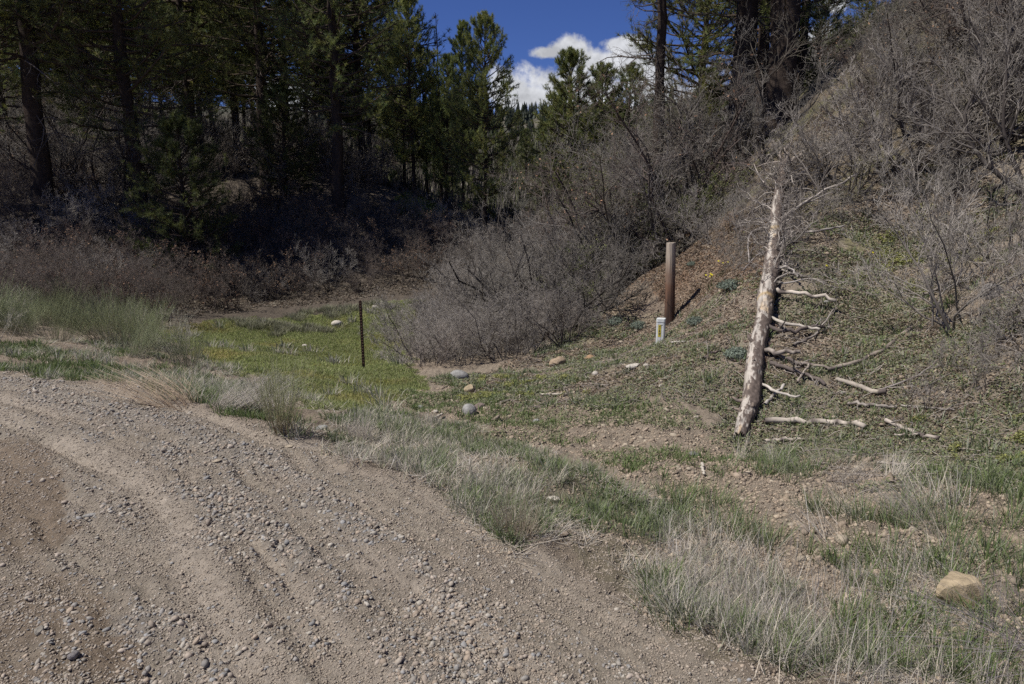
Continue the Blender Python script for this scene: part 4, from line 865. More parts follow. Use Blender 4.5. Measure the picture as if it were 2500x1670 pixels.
# ------------------------------------------------------------------ yellow flowers
def flower_plant(seed, nfl, label, loc):
    r = np.random.default_rng(seed); A = Acc(); n = 60
    e = obj('flowering_plant', None, loc=loc); tag(e, label, 'flower')
    P, Rd = stems(n, .16, .9, .04, .003, k=4, seed=seed); A.add(*tubes(P, Rd, 3, np.array([.07, .10, .03])*r.uniform(.7, 1.3, (n, 1)), seed)); obj('leaves', A.mesh('leaves', M_leaf), e)
    for i in range(nfl):
        A = Acc(); c = np.array([r.normal(0, .07), r.normal(0, .07)-.02, .2+r.uniform(-.03, .05)])
        a = np.arange(10)/10*2*PI; rr0 = .022
        ring = c+np.stack([np.cos(a)*rr0, np.sin(a)*rr0*.7-.006, np.sin(a)*rr0*.7], 1); ring[1::2] = c+(ring[1::2]-c)*.6
        V = np.concatenate([[c+np.array([0, -.006, .006])], ring]); A.add(V, [np.array([(0, 1+j, 1+(j+1) % 10) for j in range(10)])], (.62, .54, .03))
        A.add(*tubes(np.array([[[0, 0, 0], c*.5+np.array([.005, 0, 0]), c]]), np.array([[.002]*3]), 3, np.array([[.08, .11, .03]])))
        obj('flower', A.mesh('flower', M_leaf), e)
flower_plant(1, 5, 'green plant with a few yellow blossoms on the brown bank left of the log', at(1737, 700))
flower_plant(2, 3, 'yellow flowers nearest the log, on the brown bank', at(1768, 670))
flower_plant(3, 1, 'single yellow flower on the open slope right of the log', at(2111, 653))
flower_plant(4, 1, 'small yellow flower between the log and the open slope', at(2019, 680))
flower_plant(5, 1, 'tiny yellow flower high in the brush on the right slope', at(2266, 325))

# ------------------------------------------------------------------ rocks
def rock(name, u, v, wpx, ratio, colr, label, seed, tall=.6, rz=0, sink=.3, angular=.0):
    b = at(u, v); r = np.random.default_rng(seed); wid = wpx/FPX*math.hypot(b[1], CAMZ-b[2])
    import bmesh
    bm = bmesh.new(); bmesh.ops.create_icosphere(bm, subdivisions=4, radius=.5)
    for _ in range(int(angular*10)):
        nrm = Vector(unit(r.normal(0, 1, 3))); dcut = r.uniform(.30, .42)
        for vv in bm.verts:
            dd = vv.co.dot(nrm)-dcut
            if dd > 0: vv.co -= nrm*dd*.9
    co = np.array([vv.co[:] for vv in bm.verts]); n_ = fbm(co[:, 0]*1.0+co[:, 2]*.7+seed, co[:, 1]*1.0-co[:, 2]*.6, 3.0, 4, seed)
    for vv, q in zip(bm.verts, n_): vv.co *= 1+.09*q*(1.6 if angular else 1)
    for vv in bm.verts: vv.co = Vector((vv.co.x*wid, vv.co.y*wid*ratio, vv.co.z*wid*tall))
    me = bpy.data.meshes.new('rock'); bm.to_mesh(me); bm.free()
    at_ = me.attributes.new('col', 'FLOAT_COLOR', 'POINT'); cc = np.array(colr)*(1+.18*n_[:, None]); at_.data.foreach_set('color', np.concatenate([cc, np.ones((len(cc), 1))], 1).astype(np.float32).ravel())
    me.polygons.foreach_set('use_smooth', np.ones(len(me.polygons), bool) if angular < .5 else np.zeros(len(me.polygons), bool)); me.materials.append(M_rock)
    o = obj(name, me, loc=(b[0], b[1], b[2]+wid*tall*(.5-sink))); o.rotation_euler = (r.normal(0, .1), r.normal(0, .1), rz)
    tag(o, label, 'rock')
TAN = (.36, .29, .19); GR = (.26, .255, .24); WH = (.45, .41, .35); OR = (.34, .22, .13)
rock('boulder', 2336, 1465, 108, .95, TAN, 'largest tan sandstone boulder in green grass at lower right', 1, .85, .5, .3, 1.0)
rock('rock', 2360, 1600, 60, .8, TAN, 'tan slab half sunk in the soil at the lower right corner', 2, .35, .9, .3, .9)
rock('rock', 2293, 1548, 17, .9, TAN, 'small pale stone between the two tan boulders', 3, .8, 0, .3, .3)
rock('rock', 1735, 1440, 46, .6, (.33, .28, .22), 'pale stone half hidden in the dry grass of the strip', 4, .5, .5, .3, .6)
rock('rock', 1351, 1225, 34, .8, WH, 'whitish stone in the green grass strip', 5, .5, 0, .35, .5)
rock('rock', 1146, 1010, 36, 1.1, GR, 'smooth grey green rounded rock on the edge of the bare bank', 6, .95, .3, .3)
rock('rock', 1171, 998, 28, .8, (.19, .15, .13), 'brown rock touching the grey rounded one', 7, .7, .3, .3, .4)
rock('rock', 1122, 926, 48, .8, GR, 'grey rock at the front foot of the thicket', 8, .6, .3, .25, .2)
rock('rock', 1146, 955, 28, .8, TAN, 'tan angular stone below the grey rock at the thicket', 9, .8, .5, .3, .7)
rock('rock', 1361, 893, 44, .8, (.30, .23, .16), 'tan brown boulder in ground cover at the right foot of the thicket', 10, .7, .5, .3, .6)
rock('rock', 1439, 880, 34, .8, OR, 'orange stone right of the tan brown boulder', 11, .6, .5, .3, .8)
rock('rock', 1545, 898, 40, .6, WH, 'flat whitish stone on the bank below the pedestal', 12, .35, .2, .3, .7)
rock('rock', 1580, 894, 20, .7, WH, 'small whitish stone next to the flat one below the pedestal', 13, .5, .2, .3, .7)
rock('rock', 1453, 917, 16, 1, WH, 'small round white stone below the orange stone', 14, .9, .2, .3)
rock('rock', 1309, 1031, 18, 1, GR, 'small grey stone on the bare bank', 15, .7, .2, .35)
rock('rock', 1026, 998, 15, 1, GR, 'small grey stone left of the rounded grey rock', 16, .9, .2, .3)
rock('rock', 1064, 1007, 13, .8, WH, 'tiny pale stone between the grey stones', 17, .7, .2, .3)
rock('rock', 822, 796, 27, .7, WH, 'white rounded rock at the back of the clearing, left of the stake', 18, .6, 0, .2)
rock('rock', 744, 846, 13, .8, WH, 'small white stone in the green clearing', 19, .6, 0, .25)
rock('rock', 915, 752, 14, .8, WH, 'white stone first in the row at the back edge of the clearing', 20, .6, 0, .25)
rock('rock', 936, 751, 11, .8, WH, 'smaller white stone second in the row at the back edge', 21, .6, 0, .25)
rock('rock', 961, 751, 12, .8, (.36, .30, .24), 'tan stone third in the row at the back edge of the clearing', 22, .5, 0, .25)
rock('rock', 1006, 748, 14, .8, WH, 'white stone at the far right of the row behind the clearing', 23, .6, 0, .25)
rock('rock', 1016, 730, 9, .8, WH, 'tiny white stone above the row behind the clearing', 24, .6, 0, .25)
rock('rock', 349, 781, 13, .6, (.36, .31, .28), 'pale flat stone on the dark ground behind the roadside bushes', 25, .4, 0, .25)
rock('rock', 515, 765, 9, .6, (.36, .31, .28), 'pale stone on the littered ground behind the clearing', 26, .5, 0, .25)
rock('rock', 1695, 1110, 26, .8, (.17, .165, .16), 'dark grey disc shaped stone left of the log foot', 27, .35, 0, .35)
rock('rock', 2261, 1241, 16, .8, TAN, 'tan stone in the soil under the leaning grass clump', 28, .6, 0, .3)
rock('rock', 2425, 722, 60, .8, (.22, .205, .19), 'large grey boulder half buried in the brush at the right edge', 29, .7, .3, .3, .5)
rock('rock', 2061, 963, 20, .7, (.28, .25, .22), 'grey brown stone under the branches right of the log', 30, .6, .3, .3, .4)
rock('rock', 2017, 740, 18, .7, (.26, .25, .24), 'grey stone under the pale side branch of the log', 31, .5, .3, .3, .2)
rock('rock', 786, 1049, 30, .6, GR, 'grey stone at the road edge right of the upright wispy bush', 32, .5, .5, .3, .2)
rock('rock', 706, 1092, 22, .7, (.33, .28, .21), 'flat tan stone lying on the road below the upright wispy bush', 33, .3, .2, .3)
rock('rock', 529, 1127, 20, .7, (.33, .28, .21), 'flat tan stone alone in the wheel track', 34, .25, .2, .3)
rock('rock', 222, 1262, 36, .45, (.28, .27, .25), 'long flat grey stone in the gravel patch', 35, .3, .6, .3)
rock('rock', 97, 1545, 26, .9, (.24, .22, .185), 'angular brown stone standing on the road, lower left', 36, .8, .3, .25, .8)
rock('rock', 180, 1605, 24, .9, (.19, .175, .17), 'dark grey angular stone on the road near the bottom edge', 37, .8, .6, .25, .8)
rock('rock', 164, 1518, 16, .9, (.30, .28, .24), 'pale wedge shaped stone on the brown road surface', 38, .8, .6, .25, .8)
rock('rock', 1612, 945-1, 10, .9, WH, 'small pale stone on the bank left of the log', 39, .8, .6, .25, .3)
rock('rock', 1700, 1022, 13, .9, (.40, .35, .29), 'pale stone just left of the log foot', 40, .8, .6, .25, .3)

# ------------------------------------------------------------------ wooden post, pedestal, stake
def grain_mat(name, c1, c2, c3):
    m = bpy.data.materials.new(name); m.use_nodes = True; t = m.node_tree; b = t.nodes['Principled BSDF']; b.inputs['Roughness'].default_value = .85
    tc = N(t, 'ShaderNodeTexCoord'); mp = N(t, 'ShaderNodeMapping'); mp.inputs['Scale'].default_value = (55, 55, 1.3); t.links.new(tc.outputs['Object'], mp.inputs[0])
    n = N(t, 'ShaderNodeTexNoise'); n.inputs['Scale'].default_value = 1; n.inputs['Detail'].default_value = 5; t.links.new(mp.outputs[0], n.inputs[0])
    n2 = N(t, 'ShaderNodeTexNoise'); n2.inputs['Scale'].default_value = 3; t.links.new(tc.outputs['Object'], n2.inputs[0])
    sx = N(t, 'ShaderNodeSeparateXYZ'); t.links.new(tc.outputs['Object'], sx.inputs[0])
    f = math_(t, 'ADD', math_(t, 'MULTIPLY', sx.outputs[2], .62), math_(t, 'MULTIPLY', n2.outputs[0], .35))
    rp = N(t, 'ShaderNodeValToRGB'); rp.color_ramp.elements[0].position = .15; rp.color_ramp.elements[0].color = (*c1, 1); rp.color_ramp.elements[1].position = 1.1; rp.color_ramp.elements[1].color = (*c3, 1)
    e = rp.color_ramp.elements.new(.62); e.color = (*c2, 1); t.links.new(f, rp.inputs[0])
    mr = N(t, 'ShaderNodeMapRange'); mr.inputs[1].default_value = .3; mr.inputs[2].default_value = .7; mr.inputs[3].default_value = .3; mr.inputs[4].default_value = 1.55; t.links.new(n.outputs[0], mr.inputs[0])
    v = N(t, 'ShaderNodeVectorMath', operation='SCALE'); t.links.new(rp.outputs[0], v.inputs[0]); t.links.new(mr.outputs[0], v.inputs['Scale']); t.links.new(v.outputs[0], b.inputs['Base Color'])
    bp = N(t, 'ShaderNodeBump'); bp.inputs['Strength'].default_value = .6; bp.inputs['Distance'].default_value = .01; t.links.new(n.outputs[0], bp.inputs['Height']); t.links.new(bp.outputs[0], b.inputs['Normal'])
    return m
M_post = grain_mat('weathered_post_wood', (.05, .025, .017), (.15, .08, .048), (.34, .285, .225))
b = at(1634, 790); ztop = pt(1629, 593, b[1])[2]; hp = ztop-b[2]
import bmesh
bm = bmesh.new(); bmesh.ops.create_cone(bm, cap_ends=True, segments=20, radius1=.098, radius2=.088, depth=hp+.3)
bmesh.ops.translate(bm, verts=bm.verts, vec=(0, 0, (hp+.3)/2-.3))
bmesh.ops.subdivide_edges(bm, edges=[e for e in bm.edges if abs(e.verts[0].co.z-e.verts[1].co.z) > .5], cuts=14)
rp_ = random.Random(3)
for v in bm.verts:
    k = 1+.02*math.sin(math.atan2(v.co.y, v.co.x)*7+1)+rp_.uniform(-.01, .01); v.co.x *= k; v.co.y *= k
    if v.co.z > hp-.01: v.co.z += rp_.uniform(-.008, .008)
# a drying split down the front
me = bpy.data.meshes.new('wooden_post'); bm.to_mesh(me); bm.free(); me.materials.append(M_post)
o = obj('wooden_post', me, loc=b); o.rotation_euler = (0, -.022, .3); tag(o, 'weathered wooden post, grey top and dark red brown lower part, behind the white pedestal', 'post')

def mat_plain(name, c, rough=.5, noise=.08, scale=8, metallic=0):
    m = bpy.data.materials.new(name); m.use_nodes = True; t = m.node_tree; b = t.nodes['Principled BSDF']; b.inputs['Roughness'].default_value = rough; b.inputs['Metallic'].default_value = metallic
    tc = N(t, 'ShaderNodeTexCoord'); n = N(t, 'ShaderNodeTexNoise'); n.inputs['Scale'].default_value = scale; n.inputs['Detail'].default_value = 8; t.links.new(tc.outputs['Object'], n.inputs[0])
    mr = N(t, 'ShaderNodeMapRange'); mr.inputs[1].default_value = .3; mr.inputs[2].default_value = .7; mr.inputs[3].default_value = 1-noise; mr.inputs[4].default_value = 1+noise; t.links.new(n.outputs[0], mr.inputs[0])
    v = N(t, 'ShaderNodeVectorMath', operation='SCALE'); v.inputs[0].default_value = c; t.links.new(mr.outputs[0], v.inputs['Scale']); t.links.new(v.outputs[0], b.inputs['Base Color'])
    return m
M_ped = mat_plain('pedestal_plastic', (.60, .62, .60), .6, .18, 14); M_yel = mat_plain('warning_sticker', (.55, .46, .05), .5, .15, 30); M_blk = mat_plain('sticker_print', (.05, .05, .045), .6); M_wht = mat_plain('sticker_pale', (.62, .63, .62), .5, .05)
M_rust = mat_plain('rusty_steel', (.10, .055, .04), .8, .45, 25, .2)
b = at(1612, 836); wid = 27.5/FPX*b[1]*1.02; ztop = pt(1612, 777, b[1])[2]; hh = ztop-b[2]
e = obj('utility_pedestal', None, loc=b); e.rotation_euler = (0, 0, -.32); tag(e, 'small white utility pedestal with yellow warning sticker in front of the wooden post', 'utility box')
def prism(outline, z0, z1, bevel=.006):
    bm = bmesh.new(); vs = [bm.verts.new((x, y, z0)) for x, y in outline]; f = bm.faces.new(vs); r = bmesh.ops.extrude_face_region(bm, geom=[f])
    for g in r['geom']:
        if isinstance(g, bmesh.types.BMVert): g.co.z = z1
    bmesh.ops.recalc_face_normals(bm, faces=bm.faces)
    if bevel: bmesh.ops.bevel(bm, geom=list(bm.edges), offset=bevel, segments=2, affect='EDGES')
    return bm
def oct_(w, c): h = w/2; return [(-h+c, -h), (h-c, -h), (h, -h+c), (h, h-c), (h-c, h), (-h+c, h), (-h, h-c), (-h, -h+c)]
def bmobj(name, bm, mat, parent):
    me = bpy.data.meshes.new(name); bm.to_mesh(me); bm.free(); me.materials.append(mat); return obj(name, me, parent)
w = wid*.74
bmobj('body', prism(oct_(w, w*.09), -.3, hh*.84), M_ped, e)
bmobj('cap', prism(oct_(w*1.03, w*.10), hh*.84+.003, hh), M_ped, e)
bm = prism([(-w*.25, -w/2-.004), (w*.08, -w/2-.004), (w*.08, -w/2+.004), (-w*.25, -w/2+.004)], hh*.26, hh*.75, 0); st = bmobj('warning_sticker', bm, M_yel, e)
for i, (zf, wf) in enumerate([(.69, .2), (.63, .16), (.42, .2), (.38, .2), (.34, .14)]):
    bm = prism([(-w*.085-w*wf*.5, -w/2-.0065), (-w*.085+w*wf*.5, -w/2-.0065), (-w*.085+w*wf*.5, -w/2-.0045), (-w*.085-w*wf*.5, -w/2-.0045)], hh*zf-.004, hh*zf+.003, 0); bmobj('sticker_line', bm, M_blk, st)
bm = bmesh.new(); vs = [bm.verts.new(p) for p in ((-w*.17, -w/2-.0065, hh*.47), (0, -w/2-.0065, hh*.47), (-w*.085, -w/2-.0065, hh*.59))]; f = bm.faces.new(vs); r = bmesh.ops.extrude_face_region(bm, geom=[f])
for g in r['geom']:
    if isinstance(g, bmesh.types.BMVert): g.co.y += .002
bmobj('sticker_triangle', bm, M_blk, st)
bm = prism([(-w*.24, -w/2-.003), (w*.07, -w/2-.003), (w*.07, -w/2+.004), (-w*.24, -w/2+.004)], hh*.10, hh*.24, 0); bmobj('paper_sticker', bm, M_wht, e)
# wire around the cap
A = Acc(); aa = np.linspace(0, 2*PI, 20); ring = np.stack([np.cos(aa)*w*.56, np.sin(aa)*w*.56, np.full(20, hh*.765)], 1)
A.add(*tubes(ring[None], np.full((1, 20), .0022), 4, np.array([[.35, .33, .3]]))); A.add(*tubes(np.array([[[w*.5, 0, hh*.765], [w*.8, .1, hh*.74], [w*1.4, .3, hh*.8]]]), np.full((1, 3), .002), 4, np.array([[.35, .33, .3]])))
obj('wire', A.mesh('wire', M_wood), e)

b = at(888, 899); top = pt(881, 735, b[1]); hs = top[2]-b[2]
e = obj('steel_stake', None, loc=b); e.rotation_euler = (0, -.012, .35); tag(e, 'thin rusty steel stake standing in the green clearing', 'stake')
bm = prism([(-.028, -.003), (.028, -.003), (.028, .003), (.003, .003), (.003, .032), (-.003, .032), (-.003, .003), (-.028, .003)], -.25, hs, 0); bmobj('shaft', bm, M_rust, e)
A = Acc()
for i in range(int(hs/.055)):
    z = .1+i*.055
    A.add(np.array([(-.010, -.009, z-.012), (.010, -.009, z-.012), (.010, -.009, z+.012), (-.010, -.009, z+.012), (-.010, -.0032, z-.012), (.010, -.0032, z-.012), (.010, -.0032, z+.012), (-.010, -.0032, z+.012)]),
          [np.array([(0, 1, 2, 3), (4, 7, 6, 5), (0, 4, 5, 1), (1, 5, 6, 2), (2, 6, 7, 3), (3, 7, 4, 0)])], (.12, .07, .05))
obj('stud_pattern', A.mesh('stud_pattern', M_stone), e)['kind'] = 'stuff'

# ------------------------------------------------------------------ fallen log
def on(u, v, up=0, **k): p = at(u, v, **k); return p+np.array([0, 0, up])
logpx = [(1806, 1064, 26), (1819, 1020, 33), (1834, 978, 37), (1840, 905, 36), (1847, 850, 35), (1859, 799, 33), (1866, 763, 32), (1870, 717, 33), (1880, 675, 33), (1886, 630, 31), (1889, 584, 27), (1893, 533, 24), (1900, 492, 22), (1907, 446, 20), (1918, 395, 18)]
Pc = []; Rc = []
for i, (u, v, w) in enumerate(logpx):
    Y = np.interp(v, [395, 492, 630, 820, 1064], [15.0, 13.2, 11.3, 8.95, 6.62]); Y = min(Y, at(u, v, ymin=4)[1]*.985); p = pt(u, v, Y); r0 = w/2/FPX*math.hypot(Y, .5)*1.12
    g = float(H(p[0], Y)); Pc.append([p[0], Y, max(p[2], g+r0*.5)]); Rc.append(r0)
Pc = np.array(Pc); Rc = np.array(Rc)
ts = np.linspace(0, len(Pc)-1, 420); ti = np.arange(len(Pc))
def csp(y):      # smooth resample
    f = np.interp(ts, ti, y); k = np.hanning(31); k /= k.sum(); return np.convolve(np.pad(f, 15, mode='reflect', reflect_type='odd'), k, 'valid')
LP = np.stack([csp(Pc[:, i]) for i in range(3)], 1); LR = csp(Rc)
SD = 56; T = unit(np.gradient(LP, axis=0)); U = unit(np.cross(T, np.array([0, 0, 1.]))); Wv = np.cross(U, T)
aa = np.arange(SD)/SD*2*PI; AA, SS = np.meshgrid(aa, ts/ti[-1]); 
cA, sA, zL = np.cos(AA), np.sin(AA), SS*62
wood = fbm3(cA*.9, sA*.9, zL*.25, 1, 3, 61)
seamless = fbm3(cA*1.7, sA*1.7, zL*.36, 1.5, 6, 64, .68)
side = np.maximum(0, np.cos(AA-.3))
barkm = smooth(.04, .13, seamless+.36*side-.03+.30*np.exp(-((SS-.15)/.035)**2)+.25*np.exp(-((SS-.36)/.02)**2)+.25*np.exp(-((SS-.66)/.03)**2)+.5*smooth(.80, .95, SS))
flute = .03*np.cos(AA*3+SS*3)+.015*np.cos(AA*7+2)
RR = LR[:, None]*(1+.07*wood+flute+barkm*(.09+.12*fbm3(cA*2, sA*2, zL, 1.6, 3, 66)))
LV = LP[:, None]+RR[..., None]*(U[:, None]*np.cos(AA)[..., None]+Wv[:, None]*np.sin(AA)[..., None])
cw = np.array([.42, .38, .33])*(1+.18*wood[..., None]+.16*fbm3(cA*9, sA*9, zL*.5, 1, 3, 71)[..., None])
ora = smooth(.15, .4, fbm3(cA, sA, zL*.3, 1, 3, 73))*.7; cw = cw*(1-ora[..., None])+np.array([.42, .30, .17])*ora[..., None]
cb_ = np.array([.12, .095, .08])*(1+.6*fbm3(cA*3, sA*3, zL*2, 1.4, 3, 75)[..., None])
crk = smooth(.80, .97, 1-np.abs(fbm3(cA*5, sA*5, zL*.16, 1, 3, 79))*2.2); cw = cw*(1-.55*crk[..., None]); gr_ = smooth(-.1, .6, fbm3(cA*1.2, sA*1.2, zL*.5, 1, 4, 83)); cw = cw*(1-gr_[..., None]*.45)+np.array([.33, .31, .285])*gr_[..., None]*.45
LC = cw*(1-barkm[..., None])+cb_*barkm[..., None]
ring = np.exp(-((SS-.735)/.008)**2)+np.exp(-((SS-.475)/.006)**2); LC = LC*(1-.6*ring[..., None])+np.array([.40, .28, .12])*.6*ring[..., None]
nr = len(LP); idx = np.arange(nr*SD).reshape(nr, SD); nxi = np.roll(idx, -1, 1)
Q = np.stack([idx[:-1], nxi[:-1], nxi[1:], idx[1:]], -1).reshape(-1, 4)
r_ = np.random.default_rng(4); LVf = LV.reshape(-1, 3).copy()
LVf[:SD] += -T[0]*np.abs(r_.normal(0, .04, (SD, 1)))        # splintered end
cen = LP[0]+T[0]*.05; V = np.concatenate([LVf, [cen, LP[-1]+T[-1]*.05]]); Cc = np.concatenate([LC.reshape(-1, 3), [[.2, .14, .09], [.2, .15, .1]]])
tri = np.concatenate([np.stack([nxi[0], idx[0], np.full(SD, nr*SD)], -1), np.stack([idx[-1], nxi[-1], np.full(SD, nr*SD+1)], -1)])
loge = obj('fallen_log', None, loc=tuple(LP[0])); tag(loge, 'long fallen dead pine log up the slope, bark peeling off pale wood, broken branches', 'log')
LOC0 = LP[0]
obj('trunk', mesh_np('trunk', V-LOC0, [tri, Q], M_wood, Cc, True), loge)
def smoothpath(pts, k=14):
    pts = np.asarray(pts, float); t = np.linspace(0, len(pts)-1, k); f = np.stack([np.interp(t, np.arange(len(pts)), pts[:, i]) for i in range(3)], 1)
    for _ in range(2): f[1:-1] = (f[:-2]+2*f[1:-1]+f[2:])/4
    return f
def stick_mesh(path, r0, r1, c, seed, twigs=0, bark=.3):
    r = np.random.default_rng(seed); k = len(path); P = path+r.normal(0, r0*.35, path.shape); Rd = np.linspace(r0, r1, k)*(1+r.uniform(-.12, .12, k))
    A = Acc(); cc = np.array(c)*(1+r.uniform(-.2, .2, (k, 1))); bk = (r.random(k) < bark)[:, None]; cc = np.where(bk, np.array([.11, .09, .08]), cc)
    A.add(*tubes(P[None], Rd[None], 8, cc[None], seed, cap=True))
    if twigs:
        P2, R2 = grow(P[None], Rd[None], twigs, .1, 1, .15, .5, .95, k=6, crook=.38, up=.0, rfrac=.5, rmin=.002, seed=seed); A.add(*tubes(P2, R2, 4, np.array([.22, .195, .17])*r.uniform(.7, 1.2, (len(P2), 1)), seed))
        P3, R3 = grow(P2, R2, 5, .2, 1, .3, .6, .9, k=5, crook=.36, up=-.03, rfrac=.6, rmin=.0016, seed=seed+1); A.add(*tubes(P3, R3, 3, np.array([.27, .24, .22])*r.uniform(.7, 1.2, (len(P3), 1)), seed))
    return A.mesh('stick', M_wood, True)
def logat(v):   # log centre at pixel row v
    i = int(np.interp(-v, [-1064, -978, -905, -850, -799, -763, -717, -675, -630, -584, -533, -492, -446, -395], np.array([0, 2, 3, 4, 5, 6, 7, 8, 9, 10, 11, 12, 13, 14])/14*419)); return LP[i], LR[i]
lb = [([(1893, 708), (1962, 717), (2040, 730)], 9, 6, (.42, .37, .31), .12, 0, .2), ([(1886, 776), (1917, 790), (1967, 800), (1999, 806)], 7, 5, (.40, .36, .31), .1, 0, .1),
      ([(1875, 799), (1939, 809), (1971, 797), (2013, 797)], 10, 6, (.13, .105, .09), .16, 3, .8), ([(1857, 854), (1907, 861), (1951, 859)], 11, 7, (.30, .26, .22), .14, 0, .3),
      ([(1863, 937), (1898, 958), (1953, 969)], 7, 4, (.44, .40, .35), .10, 0, .1), ([(1890, 690), (1935, 690), (1967, 678), (2017, 690)], 4, 2, (.33, .3, .27), .14, 3, .1),
      ([(1907, 568), (1999, 565), (2063, 551)], 6, 3, (.33, .3, .27), .2, 9, .2), ([(1898, 602), (1978, 547)], 6, 3, (.34, .3, .26), .3, 6, .3), ([(1880, 655), (1925, 650), (1948, 678)], 6, 3, (.33, .3, .27), .16, 4, .2),
      ([(1896, 543), (1994, 474), (2099, 424)], 6, 4, (.38, .34, .3), .3, 12, .15), ([(1905, 460), (1961, 420), (2037, 366)], 6, 4, (.40, .36, .32), .3, 12, .15), ([(1900, 500), (1960, 500), (2030, 470)], 5, 2, (.3, .27, .25), .25, 14, .2),
      ([(1895, 560), (1860, 552), (1822, 575), (1830, 640)], 4, 2, (.3, .27, .25), .2, 16, .2), ([(1892, 540), (1850, 530), (1790, 560)], 4, 2, (.3, .27, .25), .2, 18, .2), ([(1887, 610), (1850, 620), (1815, 660)], 4, 2, (.3, .27, .25), .15, 16, .2),
      ([(1905, 470), (1865, 450), (1840, 400)], 4, 2, (.34, .3, .27), .3, 16, .2), ([(1900, 490), (1860, 500), (1820, 480)], 4, 2, (.3, .27, .25), .3, 18, .2), ([(1910, 430), (1880, 420), (1850, 480)], 4, 2, (.36, .32, .29), .2, 12, .2),
      ([(1845, 840), (1855, 800), (1880, 780)], 9, 5, (.13, .10, .085), .16, 0, .8), ([(1866, 760), (1862, 745), (1882, 740)], 9, 5, (.13, .10, .085), .14, 0, .8)]
for i, (px, w0, w1, c, lift, tw_, bk) in enumerate(lb):
    p0, r0 = logat(px[0][1]); path = [p0]; Y0 = p0[1]
    for q, (u, v) in enumerate(px):
        g = at(u, v)
        if q == 0: Yq = min(Y0, g[1]*.985); path.append(pt(u, v, Yq)); continue
        f = .5 if lift > .18 else .75
        Yq = g[1]*f+Y0*(1-f); path.append(pt(u, v, min(Yq, g[1]*.965)))
    path = smoothpath(path, 16); s0 = w0/2/FPX*Y0*1.35
    me = stick_mesh(path-LOC0, s0, w1/2/FPX*Y0*1.3, c, 600+i, tw_, bk); me.name = 'branch'; obj('branch', me, loge)
rq = np.random.default_rng(909)
for i in range(16):      # broken knots all round the trunk
    li = int(rq.uniform(.06, .8)*419); an = rq.uniform(0, 2*PI); nrm_ = U[li]*math.cos(an)+Wv[li]*abs(math.sin(an)); L = rq.uniform(.03, .12); b0_ = LP[li]+nrm_*LR[li]*.7
    pth = np.array([b0_, b0_+nrm_*(LR[li]*.3+L*.4), b0_+nrm_*(LR[li]*.3+L)+T[li]*L*rq.uniform(.2, .7)])
    me = stick_mesh(pth-LOC0, rq.uniform(.018, .03), rq.uniform(.008, .014), (.20, .16, .13), 1200+i, 0, .5); me.name = 'knot'; obj('knot', me, loge)
for i in range(72):
    li = int((.50+.49*rq.random()**.7)*419); p0 = LP[li]; r0 = LR[li]; sg = 1 if rq.random() < .6 else -1; L = rq.uniform(.4, 1.7)*(1.0 if sg > 0 else .75)
    d = unit(U[li]*sg*rq.uniform(.5, 1.2)+T[li]*rq.uniform(-.5, 1.1)+Wv[li]*rq.uniform(0, 1.0)); pts = [p0+d*r0*.5]; cur = pts[0]; dd = d
    for q in range(9):
        dd = unit(dd+rq.normal(0, .36, 3)+np.array([0, 0, -.08])); cur = cur+dd*L/9; g = float(H(cur[0], cur[1]))+.03; cur = np.array([cur[0], cur[1], max(cur[2], g)]); pts.append(cur)
    tone = np.array([.34, .305, .265])*rq.uniform(.55, 1.15); me = stick_mesh(np.array(pts)-LOC0, rq.uniform(.007, .018), .0035, tone*1.15, 950+i, 14, .2); me.name = 'branch'; obj('branch', me, loge)
# root crown knot at the upper end
A = Acc(); P, Rd = stems(9, .55, 1.3, .08, .04, k=6, crook=.3, seed=12); A.add(*tubes(P+(LP[-1]-LOC0)+np.array([.02, 0, .05]), Rd, 7, np.array([.34, .29, .25])*np.ones((9, 1)), 3, cap=True)); obj('root', A.mesh('root', M_wood, True), loge)
# bark flakes fallen along the left foot of the log
A = Acc(); n = 240; r_ = np.random.default_rng(31); i = r_.integers(10, 330, n); sgn = np.where(r_.random(n) < .6, -1, 1)
c = LP[i]+U[i]*(-sgn*(LR[i]+np.abs(r_.normal(.03, .05, n))))[:, None]; c[:, 2] = H(c[:, 0], c[:, 1])+.015
u_ = unit(r_.normal(0, 1, (n, 3))*np.array([1, 1, .4])); w_ = unit(np.cross(u_, r_.normal(0, 1, (n, 3)))); s = r_.uniform(.012, .035, (n, 1))
nn_ = unit(np.cross(u_, w_))*.005
Vb = np.stack([c-u_*s-nn_, c+w_*s-nn_, c+u_*s-nn_, c-w_*s-nn_, c-u_*s+nn_, c+w_*s+nn_, c+u_*s+nn_, c-w_*s+nn_], 1).reshape(-1, 3)
qf = np.array([(0, 1, 2, 3), (7, 6, 5, 4), (0, 4, 5, 1), (1, 5, 6, 2), (2, 6, 7, 3), (3, 7, 4, 0)]); A.add(Vb, [(np.arange(n)[:, None, None]*8+qf[None]).reshape(-1, 4)], np.repeat(np.array([.14, .10, .08])*r_.uniform(.6, 1.5, (n, 1)), 8, 0))
tag(obj('bark_litter', A.mesh('bark_litter', M_wood)), 'broken flakes of dark bark along the foot of the log', 'bark litter', kind='stuff')

